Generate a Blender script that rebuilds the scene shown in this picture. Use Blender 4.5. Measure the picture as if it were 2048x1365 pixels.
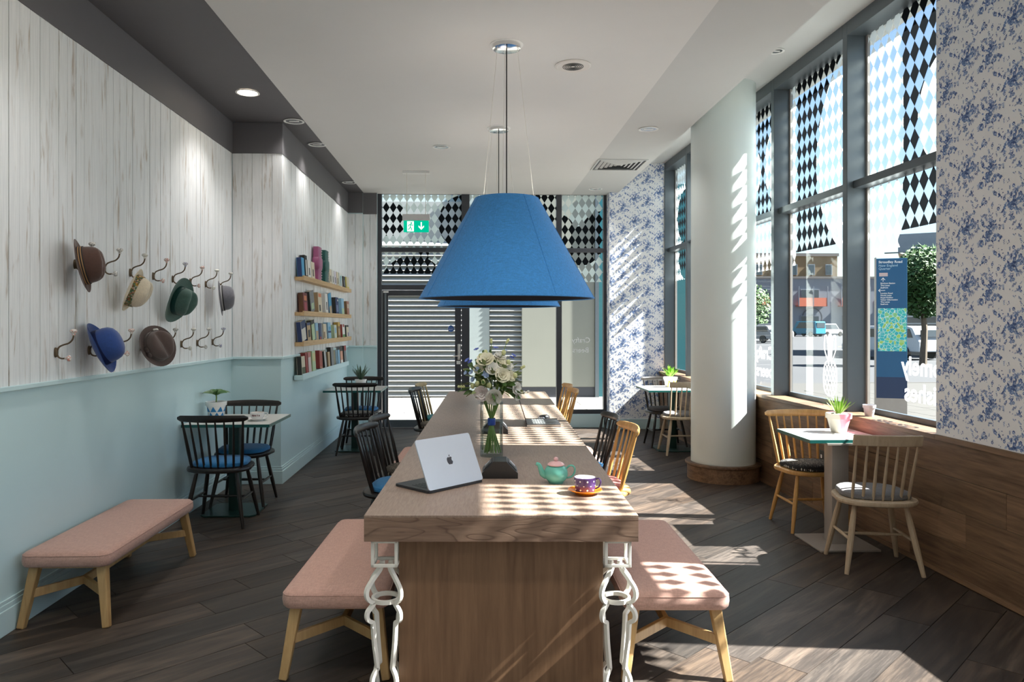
import bpy, bmesh, math, random
from mathutils import Vector, Matrix, Quaternion
for o in list(bpy.data.objects): bpy.data.objects.remove(o, do_unlink=True)
SC = bpy.context.scene; COL = SC.collection
PI = math.pi
# ------------------------------------------------------------------ camera
YAW = math.atan(45/1480.0)
cd = bpy.data.cameras.new('camera'); cam = bpy.data.objects.new('camera', cd); COL.objects.link(cam)
cam.location = (0, 0, 1.55); cam.rotation_euler = (PI/2, 0, -YAW)
cd.sensor_width = 36.0; cd.lens = 1480/2048*36
cd.shift_x = (1024-990)/2048; cd.shift_y = (650-682.5)/2048
cd.clip_start = .05; cd.clip_end = 600
SC.camera = cam
# ------------------------------------------------------------------ sky, sun, exposure
SUN = Vector((-1, .10, -.95)).normalized()
w = bpy.data.worlds.new('sky'); SC.world = w; w.use_nodes = True
nt = w.node_tree; bg = nt.nodes['Background']
sky = nt.nodes.new('ShaderNodeTexSky'); sky.sky_type = 'NISHITA'; sky.sun_disc = False
sky.sun_elevation = math.asin(-SUN.z); sky.sun_rotation = math.atan2(-SUN.x, -SUN.y)
sky.air_density = 1.0; sky.dust_density = .4; sky.ozone_density = 1.0
nt.links.new(sky.outputs[0], bg.inputs[0]); bg.inputs[1].default_value = .072
sl = bpy.data.lights.new('sun', 'SUN'); sl.energy = 13.0; sl.angle = math.radians(.7); sl.color = (1, .965, .92)
so = bpy.data.objects.new('sun', sl); COL.objects.link(so)
so.rotation_euler = SUN.to_track_quat('-Z', 'Y').to_euler(); so.location = (14, -1, 14)
vs = SC.view_settings; vs.view_transform = 'Standard'; vs.look = 'None'; vs.gamma = 1; vs.use_curve_mapping = False
vs.exposure = 1.7
# ------------------------------------------------------------------ helpers
def sub(a, b): return (a[0]-b[0], a[1]-b[1], a[2]-b[2])
class MB:
    def __init__(s): s.v = []; s.f = []; s.m = []; s.cur = 0
    def add(s, vs, fs, M=None):
        b = len(s.v)
        for p in vs: s.v.append(tuple(M @ Vector(p)) if M else tuple(p))
        for f in fs: s.f.append(tuple(b+i for i in f)); s.m.append(s.cur)
        return s
    def box(s, x0, x1, y0, y1, z0, z1, M=None):
        v = [(x, y, z) for z in (z0, z1) for y in (y0, y1) for x in (x0, x1)]
        return s.add(v, [(0,2,3,1), (4,5,7,6), (0,1,5,4), (2,6,7,3), (0,4,6,2), (1,3,7,5)], M)
    def prism(s, poly, z0, z1, M=None):
        n = len(poly); v = [(x, y, z0) for x, y in poly]+[(x, y, z1) for x, y in poly]
        f = [tuple(range(n-1, -1, -1)), tuple(range(n, 2*n))]+[(i, (i+1) % n, n+(i+1) % n, n+i) for i in range(n)]
        return s.add(v, f, M)
    def loft(s, rings, M=None, caps=True, closed=False):
        n = len(rings[0]); v = [p for r in rings for p in r]; f = []
        R = len(rings)
        for i in range(R if closed else R-1):
            a = i*n; b = ((i+1) % R)*n
            for j in range(n): f.append((a+j, a+(j+1) % n, b+(j+1) % n, b+j))
        if caps and not closed: f.append(tuple(range(n-1, -1, -1))); f.append(tuple((R-1)*n+j for j in range(n)))
        return s.add(v, f, M)
    def stack(s, poly, lev, M=None):            # lev: (scale, z) or (sx, sy, z)
        rings = []
        for l in lev:
            sx, sy, z = (l[0], l[0], l[1]) if len(l) == 2 else l
            rings.append([(x*sx, y*sy, z) for x, y in poly])
        return s.loft(rings, M)
    def lathe(s, prof, n=24, M=None, caps=True):
        rings = [[(max(r, 1e-4)*math.cos(2*PI*i/n), max(r, 1e-4)*math.sin(2*PI*i/n), z) for i in range(n)] for r, z in prof]
        return s.loft(rings, M, caps)
    def tube(s, pts, rad, n=8, M=None, closed=False, ell=None, up=None):
        P = [Vector(p) for p in pts]; k = len(P)
        R = rad if isinstance(rad, (list, tuple)) else [rad]*k
        T = []
        for i in range(k):
            a = P[(i-1) % k] if (closed or i > 0) else P[0]; b = P[(i+1) % k] if (closed or i < k-1) else P[-1]
            T.append((b-a).normalized())
        u = Vector(up) if up else (Vector((0,0,1)) if abs(T[0].z) < .9 else Vector((1,0,0)))
        rings = []
        for i in range(k):
            if up: u = Vector(up)
            u = (u-T[i]*u.dot(T[i])).normalized(); w_ = T[i].cross(u)
            ea, eb = ell if ell else (1, 1)
            if n == 4: offs = [(-1,-1), (1,-1), (1,1), (-1,1)]
            else: offs = [(math.cos(2*PI*j/n), math.sin(2*PI*j/n)) for j in range(n)]
            rings.append([tuple(P[i]+w_*(a*R[i]*ea)+u*(b*R[i]*eb)) for a, b in offs])
        return s.loft(rings, M, not closed, closed)
    def ball(s, c, r, n=10, k=6, M=None, sc=(1,1,1)):
        prof = [(math.sin(PI*i/k), -math.cos(PI*i/k)) for i in range(k+1)]
        X = Matrix.Translation(c) @ Matrix.Diagonal((r*sc[0], r*sc[1], r*sc[2], 1))
        return s.lathe(prof, n, (M @ X) if M else X, False)
    def text(s, t, size, M, off=0.0, ext=.0005, align='LEFT', sx=1.0):
        vs_, fs_ = text_geo(t, size, off, ext, align)
        return s.add([(x*sx, y, z) for x, y, z in vs_], fs_, M)
    def mesh(s, name, mats):
        me = bpy.data.meshes.new(name); me.from_pydata(s.v, [], s.f)
        for m in (mats if isinstance(mats, (list, tuple)) else [mats]): me.materials.append(m)
        if max(s.m, default=0) > 0: me.polygons.foreach_set('material_index', s.m)
        return me
    def build(s, name, mats, parent=None, smooth=35, bevel=0, seg=2, fix=True, kind=None, M=None):
        me = s.mesh(name, mats)
        if fix:
            bm = bmesh.new(); bm.from_mesh(me); bmesh.ops.recalc_face_normals(bm, faces=bm.faces); bm.to_mesh(me); bm.free()
        return link(name, me, parent, smooth, bevel, seg, kind, M)
def link(name, me, parent=None, smooth=35, bevel=0, seg=2, kind=None, M=None):
    if smooth:
        me.shade_smooth(); me.set_sharp_from_angle(angle=math.radians(smooth))
    o = bpy.data.objects.new(name, me); COL.objects.link(o)
    if parent: o.parent = parent
    if M: o.matrix_local = M
    if bevel:
        b = o.modifiers.new('bevel', 'BEVEL'); b.width = bevel; b.segments = seg; b.limit_method = 'ANGLE'; b.angle_limit = math.radians(40)
    if kind: o['kind'] = kind
    return o
_tg = {}
def text_geo(t, size, off, ext, align):
    k = (t, size, off, ext, align)
    if k not in _tg:
        c = bpy.data.curves.new('lettering', 'FONT'); c.body = t; c.size = size; c.offset = off; c.extrude = ext; c.align_x = align; c.resolution_u = 3
        o = bpy.data.objects.new('lettering', c); COL.objects.link(o)
        me = bpy.data.meshes.new_from_object(o.evaluated_get(bpy.context.evaluated_depsgraph_get()))
        _tg[k] = ([tuple(v.co) for v in me.vertices], [tuple(p.vertices) for p in me.polygons])
        bpy.data.objects.remove(o); bpy.data.curves.remove(c); bpy.data.meshes.remove(me)
    return _tg[k]
def tag(o, label=None, cat=None, group=None, kind=None):
    if label: o['label'] = label
    if cat: o['category'] = cat
    if group: o['group'] = group
    if kind: o['kind'] = kind
    return o
def thing(name, label=None, cat=None, loc=(0,0,0), rz=0, group=None, kind=None, M=None):
    o = bpy.data.objects.new(name, None); COL.objects.link(o); o.empty_display_size = .1
    o.location = loc; o.rotation_euler = (0, 0, rz)
    if M: o.matrix_world = M
    return tag(o, label, cat, group, kind)
def Tm(*a): return Matrix.Translation(a)
def Rz(a): return Matrix.Rotation(a, 4, 'Z')
def Rx(a): return Matrix.Rotation(a, 4, 'X')
def Ry(a): return Matrix.Rotation(a, 4, 'Y')
def basis(x, y, z, o=(0,0,0)):                 # matrix from axes
    return Matrix(((x[0],y[0],z[0],o[0]), (x[1],y[1],z[1],o[1]), (x[2],y[2],z[2],o[2]), (0,0,0,1)))
def superell(a, b, n=28, e=2.6, cy=0):
    return [(a*math.copysign(abs(math.cos(t))**(2/e), math.cos(t)), cy+b*math.copysign(abs(math.sin(t))**(2/e), math.sin(t))) for t in [2*PI*i/n for i in range(n)]]
def rrect(x0, x1, y0, y1, r, k=4):
    out = []
    for cx, cy, a in ((x1-r, y1-r, 0), (x0+r, y1-r, PI/2), (x0+r, y0+r, PI), (x1-r, y0+r, 1.5*PI)):
        for i in range(k+1): out.append((cx+r*math.cos(a+PI/2*i/k), cy+r*math.sin(a+PI/2*i/k)))
    return out
def bez(p, n=12):                               # Catmull-Rom through points
    P = [Vector(q) for q in p]; out = []
    for i in range(len(P)-1):
        a = P[max(i-1, 0)]; b = P[i]; c = P[i+1]; d = P[min(i+2, len(P)-1)]
        for j in range(n):
            t = j/n
            out.append(.5*((2*b)+(c-a)*t+(2*a-5*b+4*c-d)*t*t+(3*b-a-3*c+d)*t**3))
    out.append(P[-1]); return out
# ------------------------------------------------------------------ materials
class NT:
    def __init__(s, name):
        s.mat = bpy.data.materials.new(name); s.mat.use_nodes = True; s.t = s.mat.node_tree; s.t.nodes.clear()
        s.out = s.n('ShaderNodeOutputMaterial')
    def n(s, ty, **k):
        x = s.t.nodes.new(ty)
        for a, b in k.items(): setattr(x, a, b)
        return x
    def put(s, sock, val):
        if isinstance(val, bpy.types.NodeSocket): s.t.links.new(val, sock)
        elif val is not None:
            if isinstance(val, (tuple, list)) and len(val) == 3 and sock.type == 'RGBA': val = (*val, 1)
            sock.default_value = val
    def m(s, op, a, b=None, c=None):
        x = s.n('ShaderNodeMath', operation=op); s.put(x.inputs[0], a)
        if b is not None: s.put(x.inputs[1], b)
        if c is not None: s.put(x.inputs[2], c)
        return x.outputs[0]
    def mix(s, f, a, b):
        x = s.n('ShaderNodeMix', data_type='RGBA'); s.put(x.inputs[0], f); s.put(x.inputs[6], a); s.put(x.inputs[7], b); return x.outputs[2]
    def ramp(s, v, st):
        x = s.n('ShaderNodeValToRGB'); e = x.color_ramp.elements
        while len(e) < len(st): e.new(.5)
        for i, (p, c) in enumerate(st): e[i].position = p; e[i].color = (*c, 1) if len(c) == 3 else c
        s.put(x.inputs[0], v); return x.outputs[0]
    def coord(s, scale=(1,1,1), rnd=True, kind='Object'):
        tc = s.n('ShaderNodeTexCoord'); mp = s.n('ShaderNodeMapping'); mp.inputs[3].default_value = scale
        v = tc.outputs[kind]
        if rnd:
            oi = s.n('ShaderNodeObjectInfo'); va = s.n('ShaderNodeVectorMath', operation='ADD')
            sc_ = s.m('MULTIPLY', oi.outputs['Random'], 37.0); cb = s.n('ShaderNodeCombineXYZ')
            for i in range(3): s.put(cb.inputs[i], sc_)
            s.put(va.inputs[0], v); s.put(va.inputs[1], cb.outputs[0]); v = va.outputs[0]
        s.put(mp.inputs[0], v); return mp.outputs[0]
    def noise(s, vec, scale=5, detail=4, rough=.55, dist=0):
        x = s.n('ShaderNodeTexNoise'); s.put(x.inputs['Vector'], vec)
        x.inputs['Scale'].default_value = scale; x.inputs['Detail'].default_value = detail; x.inputs['Roughness'].default_value = rough; x.inputs['Distortion'].default_value = dist
        return x.outputs[0]
    def pbsdf(s, color, rough=.5, metal=0, bump=None, bs=.2, bd=.002, **k):
        p = s.n('ShaderNodeBsdfPrincipled'); s.put(p.inputs['Base Color'], color); s.put(p.inputs['Roughness'], rough); s.put(p.inputs['Metallic'], metal)
        for a, b in k.items(): s.put(p.inputs[a.replace('_', ' ')], b)
        if bump is not None:
            bn = s.n('ShaderNodeBump'); bn.inputs['Strength'].default_value = bs; bn.inputs['Distance'].default_value = bd
            s.put(bn.inputs['Height'], bump); s.t.links.new(bn.outputs[0], p.inputs['Normal'])
        return p.outputs[0]
    def done(s, sh): s.t.links.new(sh, s.out.inputs[0]); return s.mat
def mul(c, k): return tuple(min(1, x*k) for x in c)
_mc = {}
def paint(name, c, rough=.5, metal=0, var=.08, scale=14, bump=0, **k):
    if name in _mc: return _mc[name]
    t = NT(name); f = t.noise(t.coord(), scale)
    col = t.mix(f, mul(c, 1-var), mul(c, 1+var))
    _mc[name] = t.done(t.pbsdf(col, rough, metal, f if bump else None, bump or .1, **k)); return _mc[name]
def wood(name, c1, c2, axis=0, rough=.45, grain=1.0, tint=.0, bs=.15):
    if name in _mc: return _mc[name]
    t = NT(name); sc = [22*grain]*3; sc[axis] = 1.6*grain
    v = t.coord(tuple(sc)); f = t.noise(v, 1.0, 6, .62, .9); g = t.noise(t.coord(tuple(x*4 for x in sc)), 1.0, 3, .6)
    h = t.m('ADD', t.m('MULTIPLY', f, .7), t.m('MULTIPLY', g, .3))
    col = t.ramp(h, [(.32, c1), (.66, c2)])
    if tint:
        oi = t.n('ShaderNodeObjectInfo'); hv = t.n('ShaderNodeHueSaturation'); t.put(hv.inputs['Color'], col)
        t.put(hv.inputs['Value'], t.m('ADD', t.m('MULTIPLY', oi.outputs['Random'], 2*tint), 1-tint))
        col = hv.outputs[0]
    _mc[name] = t.done(t.pbsdf(col, rough, 0, h, bs, .002)); return _mc[name]
def cloth(name, c, c2=None, scale=260, rough=.9):
    if name in _mc: return _mc[name]
    t = NT(name); v = t.coord((1,1,1), False)
    a = t.noise(t.coord((scale, scale*.12, scale*.5), False), 1, 2); b = t.noise(t.coord((scale*.12, scale, scale*.5), False), 1, 2)
    h = t.m('MULTIPLY', t.m('ADD', a, b), .5)
    col = t.mix(t.ramp(h, [(.35, (0,0,0)), (.65, (1,1,1))]), mul(c, .82), c2 or mul(c, 1.14))
    _mc[name] = t.done(t.pbsdf(col, rough, 0, h, .35, .001, Sheen_Weight=.15)); return _mc[name]
def checkcloth(name, c1, c2, scale=70):
    if name in _mc: return _mc[name]
    t = NT(name); x = t.n('ShaderNodeTexVoronoi', distance='MANHATTAN'); t.put(x.inputs['Vector'], t.coord((1,1,.4), False)); x.inputs['Scale'].default_value = scale
    x.inputs['Randomness'].default_value = .25
    col = t.ramp(x.outputs['Distance'], [(.40, c1), (.46, c2)])
    _mc[name] = t.done(t.pbsdf(col, .9, 0, x.outputs['Distance'], .3, .001)); return _mc[name]
def glass(name, tint=(.93,.97,.96), gloss=.07, rough=.0):
    if name in _mc: return _mc[name]
    t = NT(name); tr = t.n('ShaderNodeBsdfTransparent'); t.put(tr.inputs[0], tint); g = t.n('ShaderNodeBsdfGlossy'); g.inputs['Roughness'].default_value = rough
    fr = t.n('ShaderNodeFresnel'); fr.inputs[0].default_value = 1.33
    nz = t.noise(t.coord(), 3); fac = t.m('MULTIPLY', fr.outputs[0], t.m('ADD', t.m('MULTIPLY', nz, .04), gloss*4.5))
    mx = t.n('ShaderNodeMixShader'); t.put(mx.inputs[0], t.m('MINIMUM', fac, .9)); t.t.links.new(tr.outputs[0], mx.inputs[1]); t.t.links.new(g.outputs[0], mx.inputs[2])
    _mc[name] = t.done(mx.outputs[0]); return _mc[name]
def emit(name, c, s):
    if name in _mc: return _mc[name]
    t = NT(name); e = t.n('ShaderNodeEmission'); f = t.noise(t.coord(), 30); t.put(e.inputs[0], t.mix(f, c, mul(c, .93))); e.inputs[1].default_value = s
    _mc[name] = t.done(e.outputs[0]); return _mc[name]
def vinyl(name, axis, circ, pale=(.80,.86,.86), w=.104, h=.155, zlo=2.1, out=False):
    # diamond window film: pale diamonds, black ones outside (or inside) large discs; clear diamonds between
    t = NT(name); sx = t.n('ShaderNodeSeparateXYZ'); tc = t.n('ShaderNodeTexCoord'); t.put(sx.inputs[0], tc.outputs['Object'])
    a = sx.outputs[axis]; z = sx.outputs[2]
    def cell(v, k, o=0): return t.m('MULTIPLY', t.m('ABSOLUTE', t.m('SUBTRACT', t.m('FRACT', t.m('ADD', t.m('DIVIDE', v, k), 50.0+o)), .5)), 2.0)
    d = t.m('LESS_THAN', t.m('ADD', cell(a, w), cell(z, h)), 1.0)
    blk = None
    for (ca, cz, r) in circ:
        q = t.m('LESS_THAN', t.m('SQRT', t.m('ADD', t.m('POWER', t.m('ABSOLUTE', t.m('SUBTRACT', a, ca)), 2.0), t.m('POWER', t.m('ABSOLUTE', t.m('SUBTRACT', z, cz)), 2.0))), r)
        blk = q if blk is None else t.m('MAXIMUM', blk, q)
    if blk is None: blk = t.m('ADD', 0.0, 0.0)
    elif out: blk = t.m('SUBTRACT', 1.0, blk)
    keep = t.m('GREATER_THAN', t.m('SUBTRACT', z, t.m('MULTIPLY', blk, .12)), zlo)
    d = t.m('MULTIPLY', d, keep)
    tr = t.n('ShaderNodeBsdfTransparent'); t.put(tr.inputs[0], (.97, .985, .99))
    df = t.n('ShaderNodeBsdfDiffuse'); t.put(df.inputs[0], t.mix(blk, pale, (.012, .014, .016)))
    tl = t.n('ShaderNodeBsdfTranslucent'); t.put(tl.inputs[0], t.mix(blk, pale, (.006, .007, .008)))
    m1 = t.n('ShaderNodeMixShader'); m1.inputs[0].default_value = .5; t.t.links.new(df.outputs[0], m1.inputs[1]); t.t.links.new(tl.outputs[0], m1.inputs[2])
    m2 = t.n('ShaderNodeMixShader'); t.put(m2.inputs[0], d); t.t.links.new(tr.outputs[0], m2.inputs[1]); t.t.links.new(m1.outputs[0], m2.inputs[2])
    return t.done(m2.outputs[0])
def distressed(name):
    t = NT(name); v = t.coord((30, 30, 2.6)); n1 = t.noise(v, 1, 5, .6, .5); n2 = t.noise(t.coord((9, 9, 2.2)), 1.3, 3); fine = t.noise(t.coord((90, 90, 4)), 1, 3)
    wear = t.m('MULTIPLY', t.ramp(n1, [(.54, (0,0,0)), (.66, (1,1,1))]), t.ramp(n2, [(.46, (0,0,0)), (.62, (1,1,1))]))
    base = t.mix(t.ramp(fine, [(.3, (0,0,0)), (.7, (1,1,1))]), (.72, .745, .765), (.85, .87, .885))
    base = t.mix(t.m('MULTIPLY', n2, .35), base, (.70, .69, .69))
    col = t.mix(t.m('MULTIPLY', wear, .75), base, (.33, .24, .16))
    return t.done(t.pbsdf(col, .6, 0, t.m('SUBTRACT', fine, wear), .25, .002))
def floorwood(name):
    t = NT(name); oi = t.n('ShaderNodeObjectInfo'); rnd = oi.outputs['Random']
    f = t.noise(t.coord((1.1, 9, 9)), 1, 5, .62, 1.2); g = t.noise(t.coord((5, 90, 90)), 1, 4, .6, .4)
    h = t.m('ADD', t.m('MULTIPLY', f, .65), t.m('MULTIPLY', g, .35))
    col = t.ramp(h, [(.28, (.015, .0105, .0085)), (.48, (.042, .029, .022)), (.70, (.130, .090, .063))])
    hv = t.n('ShaderNodeHueSaturation'); t.put(hv.inputs['Color'], col); t.put(hv.inputs['Value'], t.m('ADD', t.m('MULTIPLY', rnd, .55), .58)); t.put(hv.inputs['Saturation'], t.m('ADD', t.m('MULTIPLY', t.m('FRACT', t.m('MULTIPLY', rnd, 7.3)), .5), .65))
    return t.done(t.pbsdf(hv.outputs[0], t.m('ADD', t.m('MULTIPLY', g, .25), .40), 0, h, .2, .002))
TEAL = (.57, .74, .77)
M_wallteal = paint('teal_wall_paint', TEAL, .55, var=.03, scale=3)
M_plank = distressed('whitewashed_plank'); M_floor = floorwood('dark_plank_floor')
M_darkgrey = paint('charcoal_paint', (.125, .12, .128), .6, var=.04)
M_ceil = paint('ceiling_paint', (.70, .69, .67), .8, var=.02, scale=4)
M_ceil2 = paint('ceiling_beige_paint', (.56, .565, .555), .75, var=.02, scale=4)
M_white = paint('white_paint', (.80, .80, .78), .5, var=.02)
M_frame = paint('grey_metal_frame', (.105, .125, .14), .38, .3, var=.05)
M_darkframe = paint('dark_door_frame', (.055, .058, .07), .4, .2, var=.05)
M_glass = glass('window_glass', (.93,.97,.96), .015)
M_col = paint('column_paint', (.76, .83, .80), .4, var=.02, scale=2)
M_dado = wood('dado_oak', (.085, .046, .026), (.27, .165, .095), 1, .5, .9, .22)
M_table = None
def grainy(name, c1, c2, dark, axis, sc, rough=.42, k=.62):
    t = NT(name); s3 = [sc]*3; s3[axis] = sc*.16
    v = t.coord(tuple(s3)); n1 = t.noise(v, 1.0, 2, .5, .6); band = t.m('FRACT', t.m('MULTIPLY', n1, 16.0))
    line = t.ramp(band, [(.0, (1,1,1)), (.10, (.25,.25,.25)), (.3, (0,0,0)), (.9, (0,0,0)), (1.0, (1,1,1))])
    f4 = [sc*12]*3; f4[axis] = sc*.9
    g = t.noise(t.coord(tuple(f4)), 1, 4, .6); col = t.mix(t.ramp(g, [(.3, (0,0,0)), (.7, (1,1,1))]), c1, c2)
    col = t.mix(t.m('MULTIPLY', line, k), col, dark)
    return t.done(t.pbsdf(col, rough, 0, t.m('SUBTRACT', g, line), .15, .002))
M_tablex = grainy('table_edge_oak', (.175, .105, .072), (.28, .182, .128), (.07, .036, .024), 0, 5.5)
M_table = grainy('table_oak', (.235, .163, .124), (.345, .255, .20), (.165, .11, .08), 1, 11.0, .36, .32)
M_panel = wood('panel_oak', (.14, .072, .036), (.24, .135, .072), 2, .5, .9)
M_black = wood('black_stain', (.008, .0065, .006), (.022, .017, .015), 2, .28, 1)
M_ochre = wood('honey_beech', (.46, .24, .07), (.66, .38, .13), 2, .35, 1)
M_olive = wood('olive_beech', (.30, .21, .09), (.44, .32, .15), 2, .35, 1)
M_pale = wood('pale_ash', (.40, .30, .20), (.56, .45, .32), 2, .5, 1)
M_benchleg = wood('bench_oak', (.40, .235, .09), (.56, .36, .16), 2, .45, 1)
M_pink = cloth('pink_bench_cloth', (.485, .29, .235)); M_blue = cloth('blue_cushion_cloth', (.015, .155, .36)); M_grey = cloth('grey_cushion_cloth', (.17, .165, .17))
M_coral = cloth('coral_cushion_cloth', (.58, .20, .18)); M_dkgrey = cloth('charcoal_cushion_cloth', (.075, .07, .075)); M_tealc = cloth('teal_cushion_cloth', (.02, .20, .24))
M_patt = checkcloth('black_white_weave', (.62, .60, .54), (.018, .018, .02)); M_patb = checkcloth('beige_black_weave', (.50, .44, .33), (.03, .025, .02))
M_tealedge = paint('dark_teal_edge', (.006, .105, .095), .35); M_greenmetal = paint('dark_green_metal', (.010, .045, .038), .35, .1)
M_tt = paint('pale_laminate', (.60, .585, .55), .3, var=.03); M_ttw = paint('white_laminate', (.80, .79, .77), .25, var=.02)
M_beigemetal = paint('beige_metal', (.36, .33, .30), .4, .2)
M_wire = paint('cream_iron', (.78, .75, .68), .4); M_chrome = paint('chrome', (.75, .75, .75), .12, 1); M_bk = paint('black_plastic', (.014, .014, .015), .35)
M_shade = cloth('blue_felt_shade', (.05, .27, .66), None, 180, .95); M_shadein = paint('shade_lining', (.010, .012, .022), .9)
M_ceramicw = paint('white_ceramic', (.82, .81, .79), .2, var=.02)
# ================================================================== structure
YB = -3.2
# floor: sub-floor and diagonal planks
fl = MB().box(-2.6, 3.16, YB, 11.28, -.2, -.006).build('floor', M_floor, smooth=0, kind='structure')
def clip(poly, x0, x1, y0, y1):
    for ax, lim, sg in ((0, x0, 1), (0, x1, -1), (1, y0, 1), (1, y1, -1)):
        out = []
        for i in range(len(poly)):
            p, q = poly[i-1], poly[i]; a, b = sg*(p[ax]-lim), sg*(q[ax]-lim)
            if (a < 0) != (b < 0): t = a/(a-b); out.append((p[0]+(q[0]-p[0])*t, p[1]+(q[1]-p[1])*t))
            if b >= 0: out.append(q)
        poly = out
        if len(poly) < 3: return []
    return poly
rng = random.Random(4)
TH = math.radians(42.8); PW, PL = .228, 1.30; ct, st_ = math.cos(TH), math.sin(TH)
full = None
for j in range(-45, 60):
    off = rng.random()*PL
    for i in range(-8, 14):
        u0, v0 = i*PL+off, j*PW
        g = .0018
        rect = [(u0+g, v0+g), (u0+PL-g, v0+g), (u0+PL-g, v0+PW-g), (u0+g, v0+PW-g)]
        wp = [(a*ct-b*st_, a*st_+b*ct) for a, b in rect]
        cp = clip(wp, -2.345, 2.90, 2.3, 11.16)
        if len(cp) < 3: continue
        ar = abs(sum(cp[k-1][0]*cp[k][1]-cp[k][0]*cp[k-1][1] for k in range(len(cp))))/2
        if ar < .004: continue
        loc = [((x*ct+y*st_)-u0, (-x*st_+y*ct)-v0) for x, y in cp]
        if ar > PW*PL*.97 and full is not None: o = bpy.data.objects.new('plank', full); COL.objects.link(o); o.parent = fl
        else:
            o = MB().prism(loc, -.012, 0).build('plank', M_floor, fl, smooth=0)
            if ar > PW*PL*.97: full = o.data
        o.location = (u0*ct-v0*st_, u0*st_+v0*ct, 0); o.rotation_euler = (0, 0, TH)
# left wall with pier
wl = MB().box(-2.62, -2.345, YB, 7.27, -.1, 3.6).box(-2.62, -1.865, 7.27, 11.28, -.1, 3.6).box(-1.865, -1.63, 11.06, 11.28, -.1, 3.6).box(-1.63, -1.425, 11.10, 11.28, -.1, 3.6).build('wall_left', M_wallteal, smooth=0, kind='structure')
band = MB().box(-2.345, -2.325, YB, 7.27, 3.215, 3.515).box(-2.345, -1.845, 7.25, 7.27, 3.215, 3.515).box(-1.865, -1.845, 7.27, 11.06, 3.215, 3.515).box(-1.845, -1.63, 11.04, 11.06, 3.215, 3.515).box(-1.63, -1.425, 11.07, 11.10, 3.2, 3.515)
band.build('upper_band', M_darkgrey, wl, smooth=0)
def vplank(length, w_, z0, z1): return MB().box(0, .013, 0, w_-.004, z0, z1).build('plank', M_plank, wl, smooth=0, bevel=.002, seg=1)
pk = None; y = 2.62
while y < 7.27-.02:
    wd = .0905
    if pk is None: pk = vplank(0, wd, 1.24, 3.215); o = pk
    else:
        o = bpy.data.objects.new('plank', pk.data); COL.objects.link(o); o.parent = wl
    o.location = (-2.345+rng.uniform(-.0015, .0015), min(y, 7.25-wd), 0); y += wd
p2_ = None
for k in range(5):                                  # pier face planks
    if p2_ is None: p2_ = MB().box(0, .0935, -.013, 0, 1.24, 3.215).build('plank', M_plank, wl, smooth=0, bevel=.002, seg=1); o = p2_
    else: o = bpy.data.objects.new('plank', p2_.data); COL.objects.link(o); o.parent = wl
    o.location = (-2.331+k*.0962, 7.27+rng.uniform(-.001, .001), 0)
y = 7.262
while y < 11.05-.03:
    o = bpy.data.objects.new('plank', pk.data); COL.objects.link(o); o.parent = wl
    o.location = (-1.865+rng.uniform(-.0015, .0015), min(y, 11.05-.09), 0); y += .0905
for k, (xx, yy, ww) in enumerate(((-1.85, 11.06, .11), (-1.738, 11.06, .108), (-1.628, 11.10, .10), (-1.526, 11.10, .10))):
    MB().box(0, ww-.002, -.013, 0, 1.24, 3.2).build('plank', M_plank, wl, smooth=0).location = (xx, yy, 0)
# chair rail and baseboard on the left
tr = MB()
for a in ((-2.345, -2.315, YB, 7.24), (-2.345, -1.835, 7.24, 7.27), (-1.865, -1.835, 7.27, 11.03), (-1.865, -1.62, 11.03, 11.06), (-1.63, -1.425, 11.075, 11.1)):
    tr.box(*a, 1.216, 1.240)
tr.build('trim_1', M_wallteal, smooth=0, bevel=.003, kind='structure')
bb = MB()
for h0, h1, d in ((0, .125, .02), (.125, .15, .014), (.15, .17, .009)):
    bb.box(-2.345, -2.345+d, YB, 7.27-d, h0, h1).box(-2.345, -1.865+d, 7.27-d, 7.27, h0, h1).box(-1.865, -1.865+d, 7.27, 11.06, h0, h1).box(-1.865, -1.63, 11.06-d, 11.06, h0, h1).box(-1.63, -1.425, 11.1-d, 11.1, h0, h1)
bb.build('baseboard_left', M_wallteal, smooth=0, bevel=.003, kind='structure')
MB().box(-2.62, 3.4, YB-.2, YB, -.1, 4.0).build('wall_back', M_white, smooth=0, kind='structure')
# ceiling
ce = MB().box(-1.62, 1.49, YB, 11.14, 3.515, 3.7).build('ceiling', M_ceil, smooth=0, kind='structure')
MB().box(-2.62, -1.62, YB, 11.30, 3.517, 3.7).build('ceiling_strip', M_darkgrey, ce, smooth=0)
MB().box(1.49, 2.165, YB, 11.14, 3.515, 3.7).build('ceiling_strip', M_ceil2, ce, smooth=0)
MB().box(2.165, 3.42, YB, 11.32, 3.95, 4.1).box(2.05, 2.165, YB, 11.14, 3.7, 4.1).build('window_recess_ceiling', M_ceil2, ce, smooth=0)
MB().box(-2.62, 2.165, 11.14, 11.32, 3.54, 4.1).build('ceiling_end_beam', M_darkgrey, ce, smooth=0)
# column
cl = thing('column', 'round white painted column standing beside the wood panelled window wall', 'column', (2.535, 7.42, 0))
cp_ = [(.315, 0), (.315, 3.95)]
MB().lathe(cp_, 72).build('shaft', M_col, cl)
MB().lathe([(.352, 0), (.352, .145), (.317, .145)], 64, caps=False).build('plinth', M_dado, cl)
MB().lathe([(.368, .145), (.372, .150), (.372, .165), (.368, .172), (.317, .172)], 64, caps=False).build('plinth_cap', M_dado, cl)
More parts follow.
